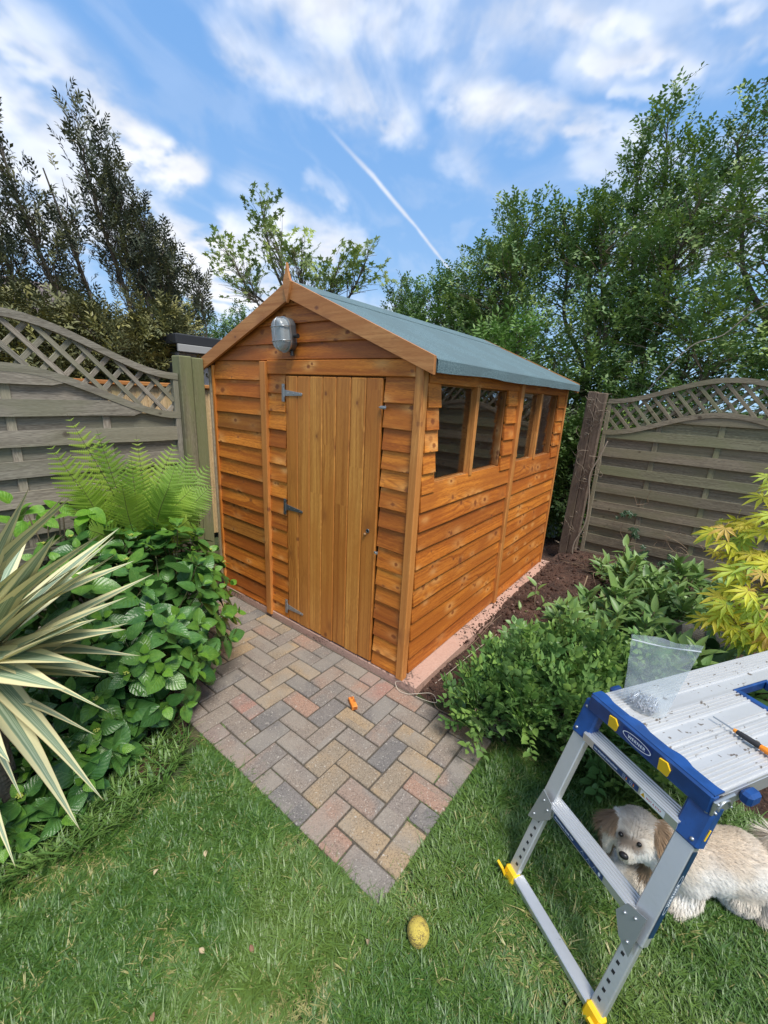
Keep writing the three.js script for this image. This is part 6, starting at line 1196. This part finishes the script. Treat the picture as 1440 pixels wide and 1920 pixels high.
// string by the slab corner, roots and sticks on the soil
{
  const r = rngOf(151), pale = std({ color: col(0.52, 0.45, 0.36), roughness: 0.9 }), rootM = std({ color: col(0.24, 0.17, 0.11), roughness: 0.95 }), stick = std({ color: col(0.30, 0.22, 0.14), roughness: 0.9 });
  solo('string', tube(curve([[0.03, 0.064, 0.036], [0.0, 0.05, 0.05], [0.03, 0.018, 0.06], [0.09, 0.022, 0.055], [0.13, 0.03, 0.03], [0.19, 0.035, -0.02], [0.23, 0.05, 0.0], [0.26, 0.045, 0.03], [0.2, 0.03, 0.04], [0.14, 0.03, 0.05]], 60), 0.0016, 5), pale, 'pale loose string curling round the slab corner', 'string');
  const paths = [[[0.17, 0.04, -0.1], [0.2, 0.06, -0.3], [0.19, 0.05, -0.55], [0.24, 0.07, -0.8]], [[0.14, 0.05, -0.35], [0.165, 0.07, -0.6], [0.15, 0.06, -0.95], [0.18, 0.07, -1.3]], [[0.2, 0.03, 0.0], [0.28, 0.04, 0.03], [0.36, 0.02, 0.035], [0.42, 0.025, -0.02]], [[0.35, 0.08, -1.9], [0.5, 0.16, -1.7], [0.62, 0.12, -1.5], [0.72, 0.1, -1.2]], [[0.3, 0.06, -2.3], [0.42, 0.1, -2.0], [0.5, 0.08, -1.75]], [[0.5, 0.06, -0.8], [0.62, 0.12, -0.95], [0.76, 0.1, -1.0]], [[0.55, 0.08, -2.3], [0.62, 0.2, -2.2], [0.58, 0.26, -2.0], [0.66, 0.2, -1.8]]];
  const lab = ['thin root lying along the soil beside the slab', 'long pale root following the slab edge', 'short pale root near the paving edge', 'thin bare stem arching across the soil', 'thin dark root by the far end of slab', 'short root under the laurel leaves', 'bare curved stem in front of right fence'];
  paths.forEach((p, i) => solo('root', tube(curve(p.map(q => [q[0] + (r() - 0.5) * 0.03, q[1] - 0.012, q[2] + (r() - 0.5) * 0.05]), 24), 0.0022, 5), i < 1 ? pale : rootM, lab[i], 'root'));
  solo('cut_stick', tube([[0.60, 0.05, -1.42], [0.68, 0.16, -1.52], [0.76, 0.27, -1.62]], [0.016, 0.014, 0.012], 7), stick, 'thick cut stick leaning over the bare soil', 'stick');
  solo('cut_stick', tube(curve([[0.72, 0.06, -1.25], [0.60, 0.2, -1.55], [0.58, 0.3, -1.75]], 8), 0.005, 5), stick, 'thin forked twig beside the thick cut stick', 'stick');
  solo('log', (() => { const g = new THREE.CylinderGeometry(0.06, 0.07, 0.3, 14, 6), p = g.attributes.position; for (let i = 0; i < p.count; i++) { const k = 0.85 + fbm3(p.getX(i) * 20, p.getY(i) * 12, p.getZ(i) * 20, 3) * 0.35; p.setX(i, p.getX(i) * k); p.setZ(i, p.getZ(i) * k); } g.computeVertexNormals(); return g.rotateZ(1.35).rotateY(0.5).translate(1.33, 0.28, -1.3); })(), std({ color: col(0.24, 0.20, 0.16), roughness: 0.95, bumpMap: soilBump, bumpScale: 0.01 }), 'short weathered log below the yellow maple', 'log');
  // dead ivy on the dark post and the right fence
  const ivy = thing('dead_ivy', 'tangle of dry ivy stems climbing the dark post', 'ivy', [0.2, 0, -2.82]), iv = [];
  for (let k = 0; k < 34; k++) { const y0 = r() * 1.6, pts = []; let x = (r() - 0.5) * 0.2, y = y0, z = 0.02 + r() * 0.02; for (let q = 0; q < 7; q++) { pts.push([x, y, z]); x = clamp(x + (r() - 0.5) * 0.12, -0.16, 0.24); y = clamp(y + (r() - 0.3) * 0.12, 0.02, 1.78); z = 0.015 + r() * 0.035; } iv.push(tube(curve(pts, 14), 0.0015 + r() * 0.0015, 3, false)); }
  part(ivy, 'stems', join(iv), std({ color: col(0.24, 0.19, 0.14), roughness: 0.95 }));
  part(ivy, 'main_stem', tube(curve([[0.06, 0.0, 0.05], [0.03, 0.2, 0.05], [0.10, 0.45, 0.04], [0.09, 0.75, 0.04], [0.06, 0.95, 0.045], [0.12, 1.15, 0.04], [0.16, 1.3, 0.03]], 26), 0.007, 6), std({ color: col(0.30, 0.24, 0.18), roughness: 0.95 }));
  const iv2 = thing('ivy', 'sprigs of dark green ivy climbing the right fence', 'ivy', [0.85, 0, -2.86]), im = leafMat([0.035, 0.075, 0.03], { rough: 0.4, trans: 0.15 }), il = mapleLobes(0.055), im2 = [];
  for (let k = 0; k < 60; k++) { const a = Math.floor(r() * 7), c = [[-0.2, 0.62], [-0.1, 0.5], [0.02, 0.30], [0.08, 0.18], [-0.05, 0.24], [0.3, 0.12], [0.2, 0.28]][a]; part(iv2, 'leaf', il, im).applyMatrix4(aim(V(c[0] + (r() - 0.5) * 0.13, c[1] + (r() - 0.5) * 0.12, 0.02 + r() * 0.05), V(r() - 0.5, -0.6 + r() * 0.5, 0.2), V((r() - 0.5) * 0.5, 0.3, 1), 0.7 + r() * 0.5)); }
  for (let k = 0; k < 14; k++) { const pts = []; let x = -0.4 + r() * 0.9, y = 0.1 + r() * 0.8, z = 0.03; for (let q = 0; q < 6; q++) { pts.push([x, y, z]); x += (r() - 0.5) * 0.2; y = Math.max(0.02, y + (r() - 0.6) * 0.16); z = 0.025 + r() * 0.03; } im2.push(tube(curve(pts, 12), 0.0018, 3, false)); }
  part(iv2, 'stems', join(im2), rootM);
  // tangle of thin dead twigs on the soil before the fence
  const tw = []; for (let k = 0; k < 130; k++) { const x = 0.35 + r() * 1.0, z = -2.8 + r() * 0.75, y = 0.06 + r() * 0.13, a = r() * 6.28, l = 0.08 + r() * 0.2; tw.push(tube([[x, y, z], [x + Math.cos(a) * l * 0.5, y + (r() - 0.3) * 0.08, z + Math.sin(a) * l * 0.5], [x + Math.cos(a + 0.4) * l, y + (r() - 0.4) * 0.1, z + Math.sin(a + 0.4) * l]], [0.003, 0.0025, 0.0015], 3, false)); }
  const q = solo('dead_twigs', join(tw), rootM, 'tangle of thin dead twigs at the foot of right fence', 'twigs'); q.userData.kind = 'stuff';
  const lit = []; for (let k = 0; k < 260; k++) { const x = 0.3 + r() * 1.4, z = -0.5 - r() * 2.3; lit.push(leafGeo(0.02 + r() * 0.03, 0.008 + r() * 0.012, { n: 2 }).applyMatrix4(aim(V(x, 0.05 + r() * 0.08, z), onBall(r).multiply(V(1, 0.2, 1)), V((r() - 0.5), 1, r() - 0.5)))); }
  const li = solo('leaf_litter', join(lit), std({ color: col(0.17, 0.10, 0.06), roughness: 0.9, side: THREE.DoubleSide }), 'brown leaf litter scattered over the dark bed soil', 'leaves'); li.userData.kind = 'stuff';
}
// ---------------------------------------------------------------- the dog: one body from a distance field, coat of fur as a child
{
  const t = thing('dog', 'small shaggy cream dog with tan ears crouching behind platform legs', 'dog', [1.38, 0, 0.2]);
  const cap = (a, b, ra, rb) => ({ a: V(...a), b: V(...b), ra, rb });
  const bones = [
    cap([1.505, 0.135, 0.105], [1.42, 0.145, 0.165], 0.095, 0.088), cap([1.42, 0.145, 0.165], [1.325, 0.145, 0.235], 0.088, 0.085),     // trunk
    cap([1.325, 0.15, 0.235], [1.235, 0.19, 0.285], 0.075, 0.062),                                                                    // neck
    cap([1.212, 0.207, 0.284], [1.206, 0.204, 0.298], 0.073, 0.068),                                                                  // skull
    cap([1.198, 0.185, 0.335], [1.189, 0.180, 0.362], 0.034, 0.026), cap([1.20, 0.165, 0.325], [1.195, 0.155, 0.35], 0.034, 0.024),    // muzzle, jaw
    cap([1.195, 0.225, 0.325], [1.215, 0.222, 0.32], 0.028, 0.028),                                                                    // brow
    cap([1.375, 0.10, 0.255], [1.385, 0.050, 0.262], 0.05, 0.036), cap([1.385, 0.050, 0.262], [1.362, 0.026, 0.312], 0.034, 0.027),    // near foreleg
    cap([1.285, 0.10, 0.265], [1.262, 0.045, 0.312], 0.045, 0.034), cap([1.262, 0.045, 0.312], [1.155, 0.032, 0.285], 0.030, 0.026),   // far foreleg, folded
    cap([1.545, 0.12, 0.095], [1.515, 0.07, 0.145], 0.075, 0.065), cap([1.515, 0.07, 0.145], [1.555, 0.045, 0.12], 0.05, 0.045), cap([1.555, 0.035, 0.12], [1.495, 0.026, 0.15], 0.032, 0.026), // near thigh, hock, paw
    cap([1.47, 0.10, 0.05], [1.43, 0.04, 0.09], 0.06, 0.04), cap([1.43, 0.04, 0.09], [1.4, 0.025, 0.11], 0.03, 0.024),
    cap([1.565, 0.175, 0.055], [1.60, 0.215, 0.02], 0.026, 0.024), cap([1.60, 0.215, 0.02], [1.635, 0.19, 0.01], 0.026, 0.026), cap([1.635, 0.19, 0.01], [1.63, 0.12, 0.03], 0.026, 0.014),       // tail over the rump
    cap([1.150, 0.245, 0.300], [1.126, 0.205, 0.322], 0.022, 0.024), cap([1.126, 0.205, 0.322], [1.138, 0.125, 0.338], 0.027, 0.016),   // ear on the left
    cap([1.250, 0.250, 0.280], [1.272, 0.205, 0.292], 0.022, 0.026), cap([1.272, 0.205, 0.292], [1.270, 0.105, 0.312], 0.029, 0.017),  // ear on the right
  ];
  const sd = p => {
    let d = 1e9; const k = 0.022;
    for (const b of bones) {
      const ax = b.b.x - b.a.x, ay = b.b.y - b.a.y, az = b.b.z - b.a.z, px = p.x - b.a.x, py = p.y - b.a.y, pz = p.z - b.a.z, h = clamp((px * ax + py * ay + pz * az) / (ax * ax + ay * ay + az * az)), q = Math.hypot(px - ax * h, py - ay * h, pz - az * h) - lerp(b.ra, b.rb, h);
      const m = Math.max(k - Math.abs(d - q), 0) / k; d = Math.min(d, q) - m * m * k * 0.25;
    }
    return d;
  };
  // surface nets
  const nets = (lo, hi, c) => {
    const n = [0, 1, 2].map(i => Math.ceil((hi[i] - lo[i]) / c)), N = [n[0] + 1, n[1] + 1, n[2] + 1], f = new Float32Array(N[0] * N[1] * N[2]), I = (x, y, z) => x + N[0] * (y + N[1] * z);
    for (let z = 0; z < N[2]; z++) for (let y = 0; y < N[1]; y++) for (let x = 0; x < N[0]; x++) f[I(x, y, z)] = sd(V(lo[0] + x * c, lo[1] + y * c, lo[2] + z * c));
    const id = new Int32Array(f.length).fill(-1), pos = [], idx = [];
    for (let z = 0; z < n[2]; z++) for (let y = 0; y < n[1]; y++) for (let x = 0; x < n[0]; x++) {
      let sx = 0, sy = 0, sz = 0, k = 0; const g = (a, b, e) => f[I(x + a, y + b, z + e)];
      const E = (p, q) => { const u = g(...p), v = g(...q); if ((u < 0) !== (v < 0)) { const w = u / (u - v); sx += lerp(p[0], q[0], w); sy += lerp(p[1], q[1], w); sz += lerp(p[2], q[2], w); k++; } };
      for (const a of [0, 1]) for (const b of [0, 1]) { E([0, a, b], [1, a, b]); E([a, 0, b], [a, 1, b]); E([a, b, 0], [a, b, 1]); }
      if (k) { id[I(x, y, z)] = pos.length / 3; pos.push(lo[0] + (x + sx / k) * c, lo[1] + (y + sy / k) * c, lo[2] + (z + sz / k) * c); }
    }
    const Q = (a, b, d, e, s) => { if (a < 0 || b < 0 || d < 0 || e < 0) return; s ? idx.push(a, b, d, a, d, e) : idx.push(a, d, b, a, e, d); };
    for (let z = 1; z < n[2]; z++) for (let y = 1; y < n[1]; y++) for (let x = 1; x < n[0]; x++) {
      const s = f[I(x, y, z)] < 0;
      if (s !== f[I(x + 1, y, z)] < 0) Q(id[I(x, y - 1, z - 1)], id[I(x, y, z - 1)], id[I(x, y, z)], id[I(x, y - 1, z)], s);
      if (s !== f[I(x, y + 1, z)] < 0) Q(id[I(x - 1, y, z - 1)], id[I(x - 1, y, z)], id[I(x, y, z)], id[I(x, y, z - 1)], s);
      if (s !== f[I(x, y, z + 1)] < 0) Q(id[I(x - 1, y - 1, z)], id[I(x, y - 1, z)], id[I(x, y, z)], id[I(x - 1, y, z)], s);
    }
    const g = new THREE.BufferGeometry(); g.setAttribute('position', new THREE.Float32BufferAttribute(pos, 3)); g.setIndex(idx); g.computeVertexNormals(); return g;
  };
  const cream = [0.70, 0.62, 0.51], white = [0.82, 0.79, 0.73], tan = [0.30, 0.19, 0.105], beige = [0.56, 0.45, 0.34];
  const earL = V(1.126, 0.20, 0.322), earR = V(1.272, 0.19, 0.292), seg = (p, a, b) => { const ab = V(...b).sub(V(...a)), h = clamp(p.clone().sub(V(...a)).dot(ab) / ab.lengthSq()); return p.distanceTo(V(...a).addScaledVector(ab, h)); };
  const isEar = p => Math.min(seg(p, [1.126, 0.23, 0.315], [1.142, 0.13, 0.335]), seg(p, [1.262, 0.245, 0.285], [1.276, 0.105, 0.302])) < 0.034 && (p.x < 1.155 || p.x > 1.238) && p.z < 0.345;
  const tone = p => {
    let c = mix3(white, cream, smooth(0.40, 0.62, fbm3(p.x * 11 + 3, p.y * 11, p.z * 11, 3)) * 0.9);
    c = mix3(c, beige, 0.7 * smooth(0.17, 0.235, p.y) * smooth(1.27, 1.36, p.x) * (0.5 + fbm3(p.x * 9, p.y * 9, p.z * 9, 3)));
    if (p.distanceTo(V(1.206, 0.265, 0.29)) < 0.06) c = mix3(c, [0.50, 0.42, 0.33], 0.7);
    for (const e of [[1.1658, 0.228, 0.354], [1.220, 0.235, 0.359]]) c = mix3(c, [0.20, 0.13, 0.085], 0.85 * smooth(0.034, 0.012, p.distanceTo(V(...e).add(V((1.197 - e[0]) * 0.3, -0.008, 0.004)))));
    if (isEar(p)) c = mix3(tan, beige, 0.35 * fbm3(p.x * 40, p.y * 20, p.z * 40, 2));
    if (p.x > 1.58) c = mix3(white, beige, 0.4);
    return c;
  };
  const g = nets([1.06, -0.02, -0.06], [1.69, 0.31, 0.42], 0.0075), p = g.attributes.position, nr = g.attributes.normal, cl = [];
  for (let i = 0; i < p.count; i++) cl.push(...tone(V(p.getX(i), p.getY(i), p.getZ(i))));
  g.setAttribute('color', new THREE.Float32BufferAttribute(cl, 3));
  part(t, 'body', g, std({ vertexColors: true, roughness: 0.95 }), -1.38, 0, -0.2);
  // coat: tufts of curved strands
  const tuft = (n, len, w, sp, seed, curl) => { const q = rngOf(seed), m = new MB(); for (let i = 0; i < n; i++) { const x = (q() - 0.5) * sp, y0 = (q() - 0.5) * sp, l = len * (0.6 + q() * 0.6), cx = (q() - 0.5) * curl, cy = (q() - 0.3) * curl; const P = k => [x + cx * k * k * l, y0 * (1 - k * 0.4) + cy * Math.sin(k * 2.6) * l * 0.6, k * l]; const R = [0, 0.4, 0.75, 1].map((k, j) => { const c = P(k), ww = w * [1, 0.9, 0.6, 0][j]; return [[c[0] - ww, c[1], c[2]], [c[0] + ww, c[1], c[2]]]; }); for (let k = 0; k < 2; k++) m.quad(R[k][0], R[k][1], R[k + 1][1], R[k + 1][0], [0, 0], [1, 0], [1, 1], [0, 1]); m.tri(R[2][0], R[2][1], R[3][0], [0, 0], [1, 0], [0, 1]); } return m.geo(); };
  const body = tuft(12, 0.020, 0.00045, 0.009, 5, 0.7), long = tuft(11, 0.06, 0.0006, 0.011, 6, 0.2), r = rngOf(161), mB = [], cB = [], mL = [], cL = [];
  for (let k = 0; k < 22000; k++) {
    const i = Math.floor(r() * p.count), P = V(p.getX(i), p.getY(i), p.getZ(i)), N = V(nr.getX(i), nr.getY(i), nr.getZ(i)); if (P.y < 0.012) continue;
    const eyeD = Math.min(P.distanceTo(V(1.1658, 0.228, 0.354)), P.distanceTo(V(1.220, 0.235, 0.359))), noseD = P.distanceTo(V(1.187, 0.183, 0.384)); if (eyeD < 0.016 || noseD < 0.017) continue;
    const head = P.x < 1.262 && P.y > 0.11, face = head && P.z > 0.30, ear = isEar(P);
    let flow = V(0.78, -0.35, -0.5); if (head) flow = V((P.x - 1.20) * 9, -0.7, -0.25); if (face && P.y > 0.225) flow = V((P.x - 1.197) * 16, -0.05, -0.5); if (face && P.y <= 0.225) flow = V((P.x - 1.192) * 16, -0.9, 0.15); if (ear) flow = V((P.x < 1.2 ? -0.06 : 0.04), -1, 0.1); if (P.y < 0.1 && !head) flow = V(0.1, -0.7, 0.1); if (P.x > 1.57) flow = V(0.35, -0.8, 0.2);
    const T = flow.clone().addScaledVector(N, -flow.dot(N)).normalize(), wob = 0.35, dir = T.addScaledVector(N, ear ? 0.25 : face ? 0.22 : head ? 0.28 : 0.5).add(V((r() - 0.5) * wob, (r() - 0.5) * wob, (r() - 0.5) * wob));
    const c = tone(P), v = 0.85 + r() * 0.35, cc = [c[0] * v, c[1] * v, c[2] * v], mm = new THREE.Matrix4().makeTranslation(-1.38, 0, -0.2).multiply(aim(P.clone().addScaledVector(N, -0.003), dir, N, (face ? 0.62 : head && !ear ? 0.72 : 1) * (0.75 + r() * 0.45)));
    if (ear || P.x > 1.57) { mL.push(mm); cL.push(cc); } else { mB.push(mm); cB.push(cc); }
  }
  const fm = std({ color: col(1, 1, 1), roughness: 0.85, side: THREE.DoubleSide });
  copies('fur', body, fm, mB, cB, t); copies('long_hair', long, fm, mL, cL, t);
  const shiny = std({ color: col(0.012, 0.010, 0.010), roughness: 0.18 });
  for (const e of [[1.1658, 0.228, 0.355], [1.220, 0.2335, 0.3585]]) part(t, 'eye', new THREE.SphereGeometry(0.0078, 14, 10), shiny, e[0] - 1.38, e[1], e[2] - 0.2);
  part(t, 'nose', new THREE.SphereGeometry(0.0135, 16, 12).scale(1.1, 0.85, 0.8), std({ color: col(0.016, 0.014, 0.015), roughness: 0.38 }), 1.187 - 1.38, 0.186, 0.388 - 0.2);
}
renderer.render(scene, camera);
